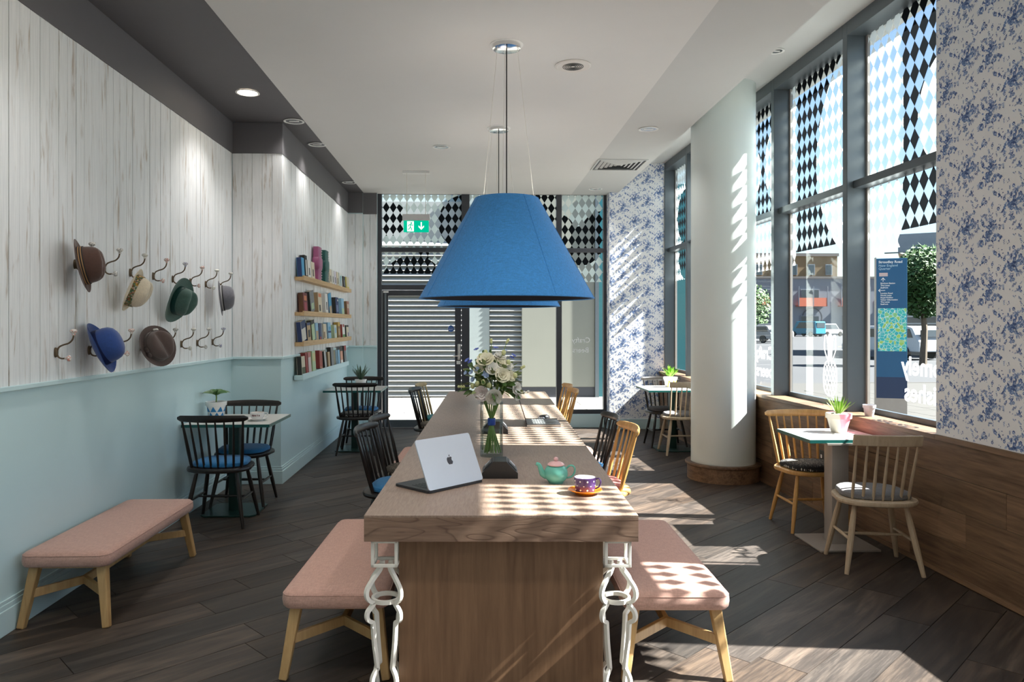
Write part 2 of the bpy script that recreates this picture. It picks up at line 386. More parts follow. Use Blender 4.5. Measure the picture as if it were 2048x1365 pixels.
# right wall frame: u outward from panelled face, y along, z up
RA = .0217
RM = Tm(2.895, 5.6, 0) @ Rz(RA) @ Tm(0, -5.6, 0)
wr = MB().box(.012, .26, YB, 11.25, -.1, .84).box(.012, .30, 3.40, 4.57, .84, 3.98).box(.012, .30, YB, -2.6, .84, 3.98).build('wall_right', M_dado, smooth=0, kind='structure', M=RM)
zs = [.03, .215, .42, .62, .826]
MB().box(-.008, .012, YB, 11.0, 0, .03).build('skirting_strip', M_dado, wr, smooth=0)
for r in range(4):
    yy = 2.4-rng.random()
    while yy < 10.95:
        L = rng.choice((1.1, 1.35, 1.6)); y1 = min(yy+L, 10.98)
        dz = rng.uniform(-.001, .001)
        MB().box(dz, .012, yy+.001, y1-.001, zs[r]+.001, zs[r+1]-.001).build('plank', M_dado, wr, smooth=0, bevel=.0015, seg=1)
        yy = y1
for ya, yb in ((YB, 3.40), (4.57, 7.2), (7.2, 10.98)):
    MB().box(-.012, .25, ya, yb-.001, .826, .86).build('sill_board', M_dado, wr, smooth=0, bevel=.003)
MB().box(-.012, .05, 3.40, 4.57, .826, .86).build('sill_board', M_dado, wr, smooth=0, bevel=.003)
# toile wallpaper: printed leaves, roses and birds
M_wp = paint('wallpaper_ground', (.86, .86, .87), .7, var=.02)
M_wb = [paint('toile_blue_dark', (.075, .13, .33), .7), paint('toile_blue_mid', (.17, .27, .52), .7), paint('toile_blue_light', (.40, .50, .70), .7)]
def motif(seed=9):
    r = random.Random(seed); out = []                # (poly, material)
    def leaf(x, y, a, L, W, m):
        pts = [(0, 0), (.25, .42), (.55, .5), (.8, .3), (1, 0), (.8, -.3), (.55, -.5), (.25, -.42)]
        c, s = math.cos(a), math.sin(a)
        out.append(([(x+(p*L)*c-(q*W)*s, y+(p*L)*s+(q*W)*c) for p, q in pts], m))
    def rose(x, y, R):
        for k in range(9): a = k*2.4; leaf(x+.25*R*math.cos(a), y+.25*R*math.sin(a), a+.5, R*.75, R*.62, (0, 1, 2)[k % 3])
        for k in range(6): a = k*1.05+.3; leaf(x+.6*R*math.cos(a), y+.6*R*math.sin(a), a+1.2, R*.7, R*.45, (1, 0, 1)[k % 3])
    def sprig(x, y, a, L, n=7, m=1):
        leaf(x, y, a, L, L*.05, 1)
        for k in range(n):
            t = .2+.8*k/n; leaf(x+L*t*math.cos(a), y+L*t*math.sin(a), a+(.8 if k % 2 else -.8)+r.uniform(-.3, .3), L*.28, L*.15, r.choice((m, m, 2, 0)))
    def bird(x, y, a):
        leaf(x, y, a, .030, .013, 0); leaf(x+.008*math.cos(a), y+.008*math.sin(a), a+1.1, .020, .009, 1); leaf(x, y, a+2.7, .018, .006, 1); leaf(x, y, a-2.9, .016, .005, 0); leaf(x+.02*math.cos(a), y+.02*math.sin(a), a-1.2, .012, .006, 1)
    W, Hh = .37, .335
    for (cx, cy, sc) in ((.09, .10, 1.0), (.27, .245, .9)):
        for k in range(11):
            d = abs(r.gauss(0, .030)); a = r.random()*6.3; rose(cx+d*math.cos(a)*sc, cy+1.3*d*math.sin(a)*sc, r.uniform(.013, .021)*sc)
        for k in range(34): a = r.random()*6.3; d = r.uniform(.025, .07); leaf(cx+d*sc*math.cos(a), cy+1.2*d*sc*math.sin(a), a+r.uniform(-1.2, 1.2), r.uniform(.016, .030), r.uniform(.008, .014), r.choice((0, 1, 1, 2)))
        for k in range(8): a = r.random()*6.3; d = r.uniform(.04, .08); sprig(cx+d*math.cos(a), cy+1.2*d*math.sin(a), a+r.uniform(-1, 1), r.uniform(.03, .05), 7)
    for k in range(70): leaf(r.random()*W, r.random()*Hh, r.random()*6.3, r.uniform(.006, .014), r.uniform(.003, .006), r.choice((0, 1, 2)))
    for k in range(56): sprig(r.random()*W, r.random()*Hh, r.random()*6.3, r.uniform(.022, .042), r.choice((5, 6, 7)), r.choice((1, 1, 2)))
    for k in range(15): rose(r.random()*W, r.random()*Hh, r.uniform(.008, .013))
    bird(.175, .06, .9); bird(.33, .11, 2.2); bird(.03, .27, .6); bird(.185, .30, 2.4)
    return out, W, Hh
def toile(parent, w_, h_, M, u_off=0):
    tiles, W, Hh = motif(); mb = MB()
    for i in range(-1, int(w_/W)+2):
        for j in range(-1, int(h_/Hh)+2):
            ox, oy = i*W+u_off, j*Hh+(i % 2)*Hh*.28
            for k, (poly, m) in enumerate(tiles):
                xs = [p[0]+ox for p in poly]; ys = [p[1]+oy for p in poly]
                if min(xs) < .002 or max(xs) > w_-.002 or min(ys) < .002 or max(ys) > h_-.002: continue
                mb.cur = m; zz = .0004+.00006*(k % 9)
                mb.add([(a, b, zz) for a, b in zip(xs, ys)], [tuple(range(len(xs)))], M)
    o = mb.build('toile_print', M_wb, parent, smooth=0, fix=False, kind='stuff')
    return o
pw = MB().box(-.001, .011, 3.40, 4.57, .861, 3.95).build('wallpaper_panel', M_wp, wr, smooth=0)
toile(pw, 1.17, 3.08, basis((0,-1,0), (0,0,1), (-1,0,0), (-.001, 4.57, .864)))
fw = MB().box(2.03, 2.94, 10.92, 11.30, -.05, 3.97).build('wall_end', M_wp, smooth=0, kind='structure')
toile(fw, .91, 3.80, basis((1,0,0), (0,0,1), (0,-1,0), (2.03, 10.92, .16)), .1)
toile(fw, .30, 3.80, basis((0,-1,0), (0,0,1), (-1,0,0), (2.03, 11.24, .16)))
MB().box(2.94, 2.975, 10.90, 11.30, .0, 3.97).build('trim_2', M_wire, smooth=0, kind='structure')
MB().box(2.01, 2.94, 10.90, 10.92, 0, .15).box(2.01, 2.03, 10.90, 11.2, 0, .15).build('baseboard_end', M_wallteal, smooth=0, bevel=.003, kind='structure')
# ------------------------------------------------------------------ right-hand windows
def lettermat():
    t = NT('white_window_vinyl'); f = t.mix(t.noise(t.coord(), 9), (.86, .86, .86), (.80, .80, .80)); df = t.n('ShaderNodeBsdfDiffuse'); tl = t.n('ShaderNodeBsdfTranslucent'); t.put(df.inputs[0], f); t.put(tl.inputs[0], f)
    m = t.n('ShaderNodeMixShader'); m.inputs[0].default_value = .6; t.t.links.new(df.outputs[0], m.inputs[1]); t.t.links.new(tl.outputs[0], m.inputs[2]); return t.done(m.outputs[0])
M_letter = lettermat()
def pane(parent, name, a, b, z0, z1, u, mat): return MB().add([(u, a, z0), (u, b, z0), (u, b, z1), (u, a, z1)], [(0,1,2,3)]).build(name, mat, parent, smooth=0)
bays = [(4.57, 5.80), (5.80, 7.15), (7.15, 8.50), (8.50, 9.87), (9.87, 10.93), (2.05, 3.40), (.70, 2.05), (-.65, .70), (-2.6, -.65)]
discs = [([(15.28, 3.0, 10.0), (4.68, 3.0, .43)], True), ([(16.96, 3.0, 10.0), (5.58, 3.0, 1.0)], True), ([(7.25, 3.2, .45), (7.7, 2.15, .55), (8.1, 3.2, .3)], True), ([(9.2, 3.0, .7)], True), ([(10.4, 3.1, .38), (10.4, 2.5, .3)], False), ([(2.7, 3.0, .5)], False), ([(1.3, 2.9, .5)], True), ([(0, 3.0, .5)], False), ([(-1.6, 3.0, .6)], True)]
for i, (ya, yb) in enumerate(bays):
    wn = thing('window_%d' % (i+1), kind='structure', M=RM)
    p0 = .07 if i not in (0, 5) else 0
    MB().box(.07, .26, yb-.035, yb+.035, .86, 3.95).build('post', M_frame, wn, smooth=0, bevel=.004)
    if i in (6, 7, 8): pass
    MB().box(.215, .25, ya+.035, yb-.035, .86, .90).build('bottom_rail', M_frame, wn, smooth=0, bevel=.003)
    MB().box(.07, .25, ya+.035, yb-.035, 3.84, 3.95).build('head_rail', M_frame, wn, smooth=0, bevel=.003)
    MB().box(.12, .25, ya+.035, yb-.035, 2.63, 2.69).build('transom', M_frame, wn, smooth=0, bevel=.003)
    MB().box(.222, .242, yb-.06, yb-.035, .90, 3.84).box(.222, .242, ya+.035, ya+.06, .90, 3.84).build('side_bead', M_beigemetal, wn, smooth=0)
    pane(wn, 'glass_pane', ya+.035, yb-.035, .90, 2.63, .232, M_glass); pane(wn, 'glass_pane', ya+.035, yb-.035, 2.69, 3.84, .232, M_glass)
    vm = vinyl('diamond_film_%d' % (i+1), 1, discs[i][0], out=discs[i][1], zlo=2.12 if i != 4 else 2.2)
    pane(wn, 'diamond_film', ya+.06, yb-.06, 2.0, 2.63, .228, vm); pane(wn, 'diamond_film', ya+.06, yb-.06, 2.69, 3.84, .228, vm)
    TM = lambda y, z: basis((0,1,0), (0,0,1), (1,0,0), (.234, y, z))
    if i == 0: MB().text('Homely', .185, TM(5.31, 1.192), .004, align='RIGHT').text('dishes', .185, TM(5.28, 1.003), .004, align='RIGHT').build('lettering', M_letter, wn, smooth=0)
    if i == 2: MB().text('Crafty', .185, TM(7.97, 1.192), .004, align='RIGHT').text('beers', .185, TM(7.93, 1.003), .004, align='RIGHT').build('lettering', M_letter, wn, smooth=0)
    if i == 4: MB().text('y', .185, TM(10.02, 1.192), .004, align='RIGHT').text('ds', .185, TM(10.08, 1.003), .004, align='RIGHT').build('lettering', M_letter, wn, smooth=0)
    if i == 1:                                       # pineapple with a whisk for a crown, drawn in white line
        mb = MB(); cy, u = 6.34, .229
        def ln(pts, r=.0042): mb.tube([(u, cy+a, b) for a, b in pts], r, 5)
        body = lambda t: (.115*math.copysign(abs(math.cos(t))**.75, math.cos(t)), 1.085+.155*math.copysign(abs(math.sin(t))**.8, math.sin(t)))
        mb.tube([(u, cy+body(2*PI*k/40)[0], body(2*PI*k/40)[1]) for k in range(40)], .0042, 5, closed=True)
        for sgn in (1, -1):
            for k in range(-6, 7):
                pts = []
                for q in range(61):
                    z = .93+.31*q/60; a = sgn*(z-1.085)*.62+k*.052; lim = .115*max(0, 1-abs((z-1.085)/.155)**2.2)**.5
                    if abs(a) <= lim: pts.append((a, z))
                if len(pts) > 3: ln([pts[0], pts[-1]], .003)
        for off, wd in ((-.065, .030), (.065, .030)):
            ln([tuple(p)[:2] for p in bez([(off*.35, 1.23, 0), (off*1.0-wd, 1.33, 0), (off*1.15-wd*.6, 1.44, 0), (off*1.15, 1.46, 0), (off*1.15+wd*.6, 1.44, 0), (off*1.0+wd, 1.33, 0), (off*.35+.006, 1.23, 0)], 6)])
        for wd in (.012, .026, .042):
            ln([tuple(p)[:2] for p in bez([(-.004, 1.24, 0), (-wd, 1.38, 0), (-wd*.6, 1.455, 0), (0, 1.475, 0), (wd*.6, 1.455, 0), (wd, 1.38, 0), (.004, 1.24, 0)], 6)], .003)
        mb.build('pineapple_whisk_drawing', M_letter, wn)
# ------------------------------------------------------------------ far glazing and door
GY = 11.2
fz = thing('window_10', kind='structure')
MB().box(-1.425, -1.365, GY-.05, GY+.05, 0, 3.6).build('jamb', M_darkframe, fz, smooth=0, bevel=.004)
for x0, x1, nm in ((-.165, -.045, 'mullion'), (1.27, 1.35, 'mullion'), (1.985, 2.035, 'jamb')):
    MB().box(x0, x1, GY-.05, GY+.05, 0, 3.6).build(nm, M_darkframe, fz, smooth=0, bevel=.004)
for x0, x1 in ((-1.365, -.165), (-.045, 1.27), (1.35, 1.985)):
    MB().box(x0, x1, GY-.05, GY+.05, 2.645, 2.71).build('transom', M_darkframe, fz, smooth=0, bevel=.003)
    MB().box(x0, x1, GY-.04, GY+.04, 3.52, 3.6).build('head_rail', M_darkframe, fz, smooth=0)
    vm = vinyl('far_film_%.1f' % x0, 0, {-1.365: [(-1.25, 3.15, .26), (-.42, 3.2, .0), (-.1, 3.1, .42), (-.75, 2.60, .10), (-.9, 2.1, .5)], -.045: [(1.15, 3.2, .42), (.2, 3.0, .3)], 1.35: [(1.98, 2.95, .33), (1.3, 2.98, .25), (1.65, 2.75, .30)]}[x0], pale=(.66, .75, .73), zlo=2.2, h=.162)
    zb = 2.15 if x0 < -1 else 2.0
    MB().add([(x0, GY+.01, 2.71), (x1, GY+.01, 2.71), (x1, GY+.01, 3.52), (x0, GY+.01, 3.52)], [(0,1,2,3)]).build('glass_pane', M_glass, fz, smooth=0)
    for za, zc in ((2.71, 3.52), (zb, 2.645)):
        MB().add([(x0, GY+.006, za), (x1, GY+.006, za), (x1, GY+.006, zc), (x0, GY+.006, zc)], [(0,1,2,3)]).build('diamond_film', vm, fz, smooth=0)
    z0 = 2.15 if x0 < -1 else .26
    MB().add([(x0, GY+.01, z0), (x1, GY+.01, z0), (x1, GY+.01, 2.645), (x0, GY+.01, 2.645)], [(0,1,2,3)]).build('glass_pane', M_glass, fz, smooth=0)
    if x0 > -1:
        MB().box(x0, x1, GY-.04, GY+.04, .20, .26).build('bottom_rail', M_darkframe, fz, smooth=0)
        MB().box(x0, x1, GY-.10, GY+.05, 0, .20).build('low_upstand', M_wallteal, fz, smooth=0, bevel=.004)
MB().text('Crafty', .11, basis((-1,0,0), (0,0,1), (0,1,0), (1.79, GY+.004, 1.28))).text('Beers', .11, basis((-1,0,0), (0,0,1), (0,1,0), (1.77, GY+.004, 1.13))).build('lettering', M_letter, fz, smooth=0)
dr = thing('door_1', kind='structure')
MB().box(-1.365, -.165, GY-.05, GY+.05, 2.08, 2.15).build('door_head', M_darkframe, dr, smooth=0, bevel=.003)
MB().box(-1.355, -1.27, GY-.035, GY+.025, .01, 2.07).build('stile', M_darkframe, dr, smooth=0, bevel=.003)
MB().box(-.265, -.172, GY-.035, GY+.025, .01, 2.07).build('stile', M_darkframe, dr, smooth=0, bevel=.003)
MB().box(-1.27, -.265, GY-.035, GY+.025, .01, .115).build('bottom_rail', M_frame, dr, smooth=0, bevel=.003)
MB().box(-1.27, -.265, GY-.035, GY+.025, 1.985, 2.07).build('top_rail', M_darkframe, dr, smooth=0, bevel=.003)
MB().add([(-1.27, GY, .115), (-.265, GY, .115), (-.265, GY, 1.985), (-1.27, GY, 1.985)], [(0,1,2,3)]).build('glass_pane', M_glass, dr, smooth=0)
hd = MB().box(-.225, -.185, GY-.05, GY-.035, 1.02, 1.26).build('handle_plate', M_chrome, dr, smooth=0, bevel=.003)
MB().tube([(-.205, GY-.05, 1.08), (-.205, GY-.085, 1.08), (-.29, GY-.09, 1.08)], .011, 8).build('handle', M_chrome, hd)
MB().box(-.24, -.18, GY-.037, GY-.035, .955, 1.005).build('push_plate', M_white, dr, smooth=0)
stk = MB().lathe([(.052, 0), (.052, .0015), (.001, .0015)], 24, basis((1,0,0), (0,0,1), (0,-1,0), (-.325, GY-.002, 1.49))).build('door_sticker_rim', M_white, dr, smooth=0)
MB().lathe([(.047, .001), (.047, .0022), (.001, .0022)], 24, basis((1,0,0), (0,0,1), (0,-1,0), (-.325, GY-.002, 1.49))).build('door_sticker', paint('safety_blue', (.01, .10, .42), .4), stk, smooth=0)
MB().text('Fire door', .021, basis((1,0,0), (0,0,1), (0,-1,0), (-.325, GY-.005, 1.493)), align='CENTER').text('keep shut', .021, basis((1,0,0), (0,0,1), (0,-1,0), (-.325, GY-.005, 1.470)), align='CENTER').build('sticker_text', M_white, stk, smooth=0)
MB().tube([(-1.31, GY-.06, 2.02), (-1.31, GY-.06, .02)], .018, 10).build('hinge_post', M_frame, dr)
MB().box(-1.335, -1.26, GY-.075, GY-.04, 2.03, 2.055).build('pivot_cap', M_white, dr, smooth=0)
# ------------------------------------------------------------------ outside the far door
M_slab = paint('pale_paving', (.20, .19, .172), .8, var=.06, scale=5); M_joint = paint('paving_joint', (.25, .235, .21), .9)
pv = MB().box(-6, 6, 11.28, 16.2, -.25, -.03).build('floor_outside', M_joint, smooth=0, kind='structure')
sb_ = None
for i in range(-6, 9):
    for j in range(8):
        if sb_ is None: sb_ = MB().box(.006, .594, .006, .594, -.06, 0).build('paving_slab', M_slab, pv, smooth=0); o = sb_
        else: o = bpy.data.objects.new('paving_slab', sb_.data); COL.objects.link(o); o.parent = pv
        o.location = (i*.6+(.3 if j % 2 else 0), 11.3+j*.6, rng.uniform(-.004, 0))
M_slat = paint('white_louvre', (.40, .40, .385), .5, var=.03); M_cream = paint('cream_render', (.26, .26, .22), .7, var=.05, scale=2)
lv = thing('louvred_facade', 'white horizontal louvre facade seen outside beyond the far glass door', 'building', (0, 15.85, 0))
MB().box(-4.5, -.22, .10, .25, -.2, 4.2).box(.36, 1.05, .10, .25, -.2, 4.2).build('backing_wall', paint('backing_grey', (.33, .34, .33), .8), lv, smooth=0)  # one even grey on the wall behind the slats
MB().box(-.22, .36, -.03, .25, -.2, 4.6).build('pier', paint('pale_pier', (.32, .36, .355), .6), lv, smooth=0)
MB().box(1.05, 2.62, -.07, .25, .22, 4.6).build('render_wall', M_cream, lv, smooth=0, bevel=.01)
MB().box(1.05, 2.62, -.05, .25, -.2, .22).build('dark_base', M_darkframe, lv, smooth=0)
MB().box(-4.5, 5, .2, .4, 3.4, 8).build('upper_wall', paint('grey_blue_render', (.36, .43, .45), .8), lv, smooth=0)
MB().box(2.62, 2.70, -.12, .25, -.2, 4.6).build('glass_mullion', M_frame, lv, smooth=0); MB().box(2.70, 4.8, .05, .25, -.2, 4.6).build('teal_glazing', paint('teal_glass_wall', (.02, .11, .13), .1), lv, smooth=0)
sl1 = sl2 = None
for k in range(31):
    z = .02+k*.107
    if sl1 is None:
        sl1 = MB().add([(-4.5, -.045, 0), (-4.5, .06, .085), (-4.5, .06, .1), (-4.5, -.055, .012), (-.23, -.045, 0), (-.23, .06, .085), (-.23, .06, .1), (-.23, -.055, .012)], [(0,1,2,3), (4,7,6,5), (0,4,5,1), (1,5,6,2), (2,6,7,3), (3,7,4,0)]).build('slat', M_slat, lv, smooth=0); a = sl1
        sl2 = MB().add([(.37, -.045, 0), (.37, .06, .085), (.37, .06, .1), (.37, -.055, .012), (1.05, -.045, 0), (1.05, .06, .085), (1.05, .06, .1), (1.05, -.055, .012)], [(0,1,2,3), (4,7,6,5), (0,4,5,1), (1,5,6,2), (2,6,7,3), (3,7,4,0)]).build('slat', M_slat, lv, smooth=0); b = sl2
    else:
        a = bpy.data.objects.new('slat', sl1.data); b = bpy.data.objects.new('slat', sl2.data)
        for q in (a, b): COL.objects.link(q); q.parent = lv
    a.location = b.location = (0, 0, z)
# ------------------------------------------------------------------ street outside the right windows
M_road = paint('asphalt', (.042, .044, .048), .9, var=.10, scale=.6); M_pave2 = paint('street_paving', (.058, .055, .049), .85, var=.10, scale=1.2)
MB().box(3.3, 160, -60, 240, -.3, -.02).build('ground_street', M_road, smooth=0, kind='structure')
pvs = MB().box(3.25, 9.6, -40, 16.5, -.12, -.008).box(3.25, 30, 16.5, 19.5, -.12, -.008).build('ground_pavement', paint('dark_pavement', (.052, .05, .046), .9), smooth=0, kind='structure')  # even ground tone, set dark so strong sun doesn't bleach it
s3 = None
for i in range(10):
    for j in range(18):
        if s3 is None: s3 = MB().box(.006, .594, .006, .794, -.05, 0).build('paving_slab', M_pave2, pvs, smooth=0); o = s3
        else: o = bpy.data.objects.new('paving_slab', s3.data); COL.objects.link(o); o.parent = pvs
        o.location = (3.6+i*.6, 2.4+j*.8+(.4 if i % 2 else 0), 0)
MB().box(9.6, 9.75, -40, 16.5, -.12, .0).box(9.6, 30, 19.5, 19.65, -.12, 0).build('kerb', M_pave2, pvs, smooth=0)
MB().box(26, 30, 40, 52, -.019, -.012).build('road_marking', paint('yellow_marking', (.55, .38, .12), .8), pvs, smooth=0)
# wayfinding sign
sg = thing('wayfinding_sign', 'tall blue wayfinding sign with a street map on the pavement outside', 'sign', (7.13, 12.4, 0), -.35)
MB().box(-.235, .235, -.05, .05, 0, .30).build('steel_base', M_beigemetal, sg, smooth=0)
MB().box(-.235, .235, -.05, .05, .30, 2.68).build('blue_panel', paint('sign_blue', (.004, .085, .20), .35, var=.05), sg, smooth=0, bevel=.004)
MB().box(-.2349, .2349, -.052, .052, .30, .66).build('navy_foot', paint('sign_navy', (.008, .03, .09), .35), sg, smooth=0)
MB().box(-.25, -.235, -.055, .055, 0, 2.7).build('edge_strip', M_beigemetal, sg, smooth=0)
def mapmat():
    t = NT('street_map'); v = t.coord((1,1,1), False); x = t.n('ShaderNodeTexVoronoi', feature='DISTANCE_TO_EDGE'); t.put(x.inputs['Vector'], v); x.inputs['Scale'].default_value = 19
    y = t.n('ShaderNodeTexVoronoi'); t.put(y.inputs['Vector'], v); y.inputs['Scale'].default_value = 19
    sp = t.n('ShaderNodeSeparateColor'); t.put(sp.inputs[0], y.outputs['Color'])
    c = t.ramp(sp.outputs[0], [(.35, (.03, .42, .45)), (.7, (.05, .52, .42)), (.85, (.33, .55, .12))])
    return t.done(t.pbsdf(t.ramp(x.outputs[0], [(.035, (.60, .75, .70)), (.06, (0, 0, 0, 1))]) if False else t.mix(t.ramp(x.outputs[0], [(.03, (1,1,1)), (.05, (0,0,0))]), c, (.62, .80, .74)), .5))
MB().box(-.21, .225, -.054, -.049, 1.10, 1.83).build('map', mapmat(), sg, smooth=0)
tm = lambda x, z: basis((1,0,0), (0,0,1), (0,-1,0), (x, -.0515, z))
MB().text('Stroudley Road', .058, tm(-.20, 2.60), .0012).build('heading_text', M_white, sg, smooth=0)
MB().text('New England', .055, tm(-.20, 2.54)).text('Quarter', .055, tm(-.20, 2.487)).build('district_text', paint('pale_blue_print', (.45, .62, .72), .5), sg, smooth=0)
tx = MB(); ty = MB()
for k, s_ in enumerate(('Brighton Station', 'The Lanes', 'Seafront')): tx.text(s_, .034, tm(-.17, 2.245-k*.037), .0006)
for k, s_ in enumerate(('London Road', 'North Laine', 'Royal Pavilion', 'Visitor Information', 'The Lanes', 'Seafront')): ty.text(s_, .034, tm(-.17, 2.075-k*.037), .0006)
tx.build('direction_text', M_white, sg, smooth=0); ty.build('direction_text', M_white, sg, smooth=0)
AX = basis((1,0,0), (0,0,1), (0,-1,0), (0, -.0515, 0))
MB().prism([(-.165, 2.315), (-.131, 2.355), (-.097, 2.315), (-.104, 2.31), (-.127, 2.338), (-.127, 2.285), (-.135, 2.285), (-.135, 2.338), (-.158, 2.31)], 0, .001, AX).build('up_arrow', M_white, sg, smooth=0)
MB().prism([(-.205, 2.135), (-.175, 2.165), (-.170, 2.159), (-.189, 2.139), (-.10, 2.139), (-.10, 2.131), (-.189, 2.131), (-.170, 2.111), (-.175, 2.105)], 0, .001, AX).build('left_arrow', M_white, sg, smooth=0)
MB().box(-.19, -.06, -.0525, -.0505, 2.375, 2.435).build('bus_symbol', paint('pale_pink_symbol', (.55, .42, .40), .5), sg, smooth=0)
# buildings over the road
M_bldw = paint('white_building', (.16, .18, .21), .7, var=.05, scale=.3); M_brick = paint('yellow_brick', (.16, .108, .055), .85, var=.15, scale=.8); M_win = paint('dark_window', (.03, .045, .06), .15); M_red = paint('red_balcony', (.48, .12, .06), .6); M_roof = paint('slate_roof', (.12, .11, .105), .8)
def building(name, label, x0, x1, y, dep, z1, wallm, cols, rows, ww, wh, zb, dz, parapet=None, balc=None):
    b = thing(name, label, 'building', ((x0+x1)/2, y, 0)); h = (x1-x0)/2
    MB().box(-h, h, 0, dep, -.3, z1).build('wall', wallm, b, smooth=0)
    if parapet: MB().box(-h-.2, h+.2, -.2, dep, z1, z1+parapet).build('roof', M_roof, b, smooth=0)
    for r in range(rows):
        for c in range(cols):
            cx = -h+(c+.5)*2*h/cols; z = zb+r*dz
            f = MB().box(cx-ww/2-.12, cx+ww/2+.12, -.15, .02, z-.12, z+wh+.12).build('window', M_bldw, b, smooth=0)
            MB().box(cx-ww/2, cx+ww/2, -.19, -.14, z, z+wh).build('pane', M_win, f, smooth=0)
            if balc and r in balc:
                q = MB().box(cx-ww/2-.8, cx+ww/2+.8, -1.2, -.0, z-.25, z-.12).box(cx-ww/2-.75, cx+ww/2+.75, -1.2, -1.1, z-.12, z+1.0).build('balcony', M_red, b, smooth=0)
                for xx in (cx-ww/2-.85, cx, cx+ww/2+.8): MB().box(xx, xx+.1, -1.22, -1.12, z-.2, z+wh+.5).build('balcony_post', M_bldw, q, smooth=0)
    return b
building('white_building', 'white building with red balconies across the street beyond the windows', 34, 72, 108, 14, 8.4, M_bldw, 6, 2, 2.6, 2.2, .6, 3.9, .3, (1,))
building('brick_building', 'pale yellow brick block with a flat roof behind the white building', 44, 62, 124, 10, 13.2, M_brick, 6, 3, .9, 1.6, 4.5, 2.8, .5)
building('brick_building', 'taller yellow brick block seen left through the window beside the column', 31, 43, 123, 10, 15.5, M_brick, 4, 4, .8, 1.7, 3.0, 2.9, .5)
emb = MB().lathe([(1.5, 0), (1.5, .05), (1.35, .05), (1.35, 0)], 28, basis((1,0,0), (0,0,1), (0,-1,0), (50.2, 107.95, 2.6)), caps=False).text('A', 1.3, basis((1,0,0), (0,0,1), (0,-1,0), (50.2, 107.9, 2.15)), align='CENTER').build('wall_emblem', M_darkframe)
tag(emb, 'round dark emblem painted on the white building across the street', 'emblem')
lb = thing('louvred_block', 'grey block with long horizontal fins standing behind the street tree', 'building', (22.4, 37.5, 0), -.55)
MB().box(0, 9, 0, 8, -.2, 5.2).build('wall', paint('grey_brown_wall', (.24, .225, .20), .8), lb, smooth=0)
MB().box(-.4, 9.4, -.4, 8.4, 5.2, 6.2).build('roof', paint('zinc_roof', (.22, .25, .28), .5), lb, smooth=0)
for k in range(14): MB().box(-1.0, 9.6, -1.0, -.85, .5+k*.36, .56+k*.36).build('fin', M_frame if k > 6 else M_slat, lb, smooth=0)  # lower white fins stand in for slats reflected in the window glass
for k in range(3): MB().box(.8+k*2.6, 2.6+k*2.6, -.05, .02, 3.2, 4.8).build('window', M_win, lb, smooth=0)
# cars
def car(name, label, loc, rz, body, L=4.3, Hh=1.5, van=False, sc=1):
    c = thing(name, label, 'van' if van else 'car', loc, rz, None); w_ = .88
    prof = [(-L/2, .35), (-L/2, .8), (-L/2+.1, .95), (-L/2+.35, Hh-.08), (-L/2+.6, Hh), (L*.12, Hh), (L*.28, .95), (L/2-.15, .82), (L/2, .6), (L/2, .35)]
    if van: prof = [(-L/2, .35), (-L/2, 1.0), (-L/2+.08, Hh-.05), (-L/2+.3, Hh), (L*.22, Hh), (L*.34, 1.1), (L/2-.1, .95), (L/2, .6), (L/2, .35)]
    X = basis((1,0,0), (0,0,1), (0,-1,0), (0, w_, 0))
    MB().prism(prof, 0, 2*w_, X).build('body', body, c, smooth=0, bevel=.05)
    zb = .98 if not van else 1.08
    gl = [(-L/2+.32, zb), (-L/2+.48, Hh-.13), (L*.10, Hh-.13), (L*.24, zb)]
    MB().prism(gl, -.02, 2*w_+.02, X).build('side_window', M_win, c, smooth=0)
    MB().box(-L/2-.02, -L/2+.10, -w_*.8, w_*.8, zb+.05, Hh-.18).build('rear_window', M_win, c, smooth=0)
    wm = None
    for sx in (-L*.31, L*.31):
        for sy in (-w_+.02, w_-.02):
            MB().lathe([(.05, -.1), (.32, -.1), (.33, -.06), (.33, .06), (.32, .1), (.05, .1)], 18, Tm(sx, sy, .33) @ Rx(PI/2)).build('wheel', M_bk, c)
    return c
M_carw = paint('white_car_paint', (.28, .285, .29), .25, var=.01); M_vanb = paint('blue_van_paint', (.02, .17, .26), .3, var=.02)
car('car', 'white hatchback parked in the street, nearest to the column', (24.9, 64, 0), PI/2+.5, M_carw)
car('car', 'white estate car parked beyond the hatchback beside the column', (28.0, 69, 0), PI/2+.4, M_carw, Hh=1.65)
car('van', 'blue and white van driving in front of the white building', (44.9, 98, 0), PI*.62, M_vanb, 4.6, 2.0, True)
car('car', 'white car waiting to the right of the blue van', (48.2, 99, 0), .5, M_carw, 4.5, 1.7)
car('car', 'silver car parked behind the blue wayfinding sign', (19.6, 34, 0), 1.9, paint('silver_car_paint', (.42, .46, .50), .3), 4.3, 1.5)
M_leaf = paint('street_leaf', (.055, .12, .03), .6, var=.35, scale=1.5); M_bark = wood('bark', (.06, .045, .03), (.14, .11, .08), 2, .9)
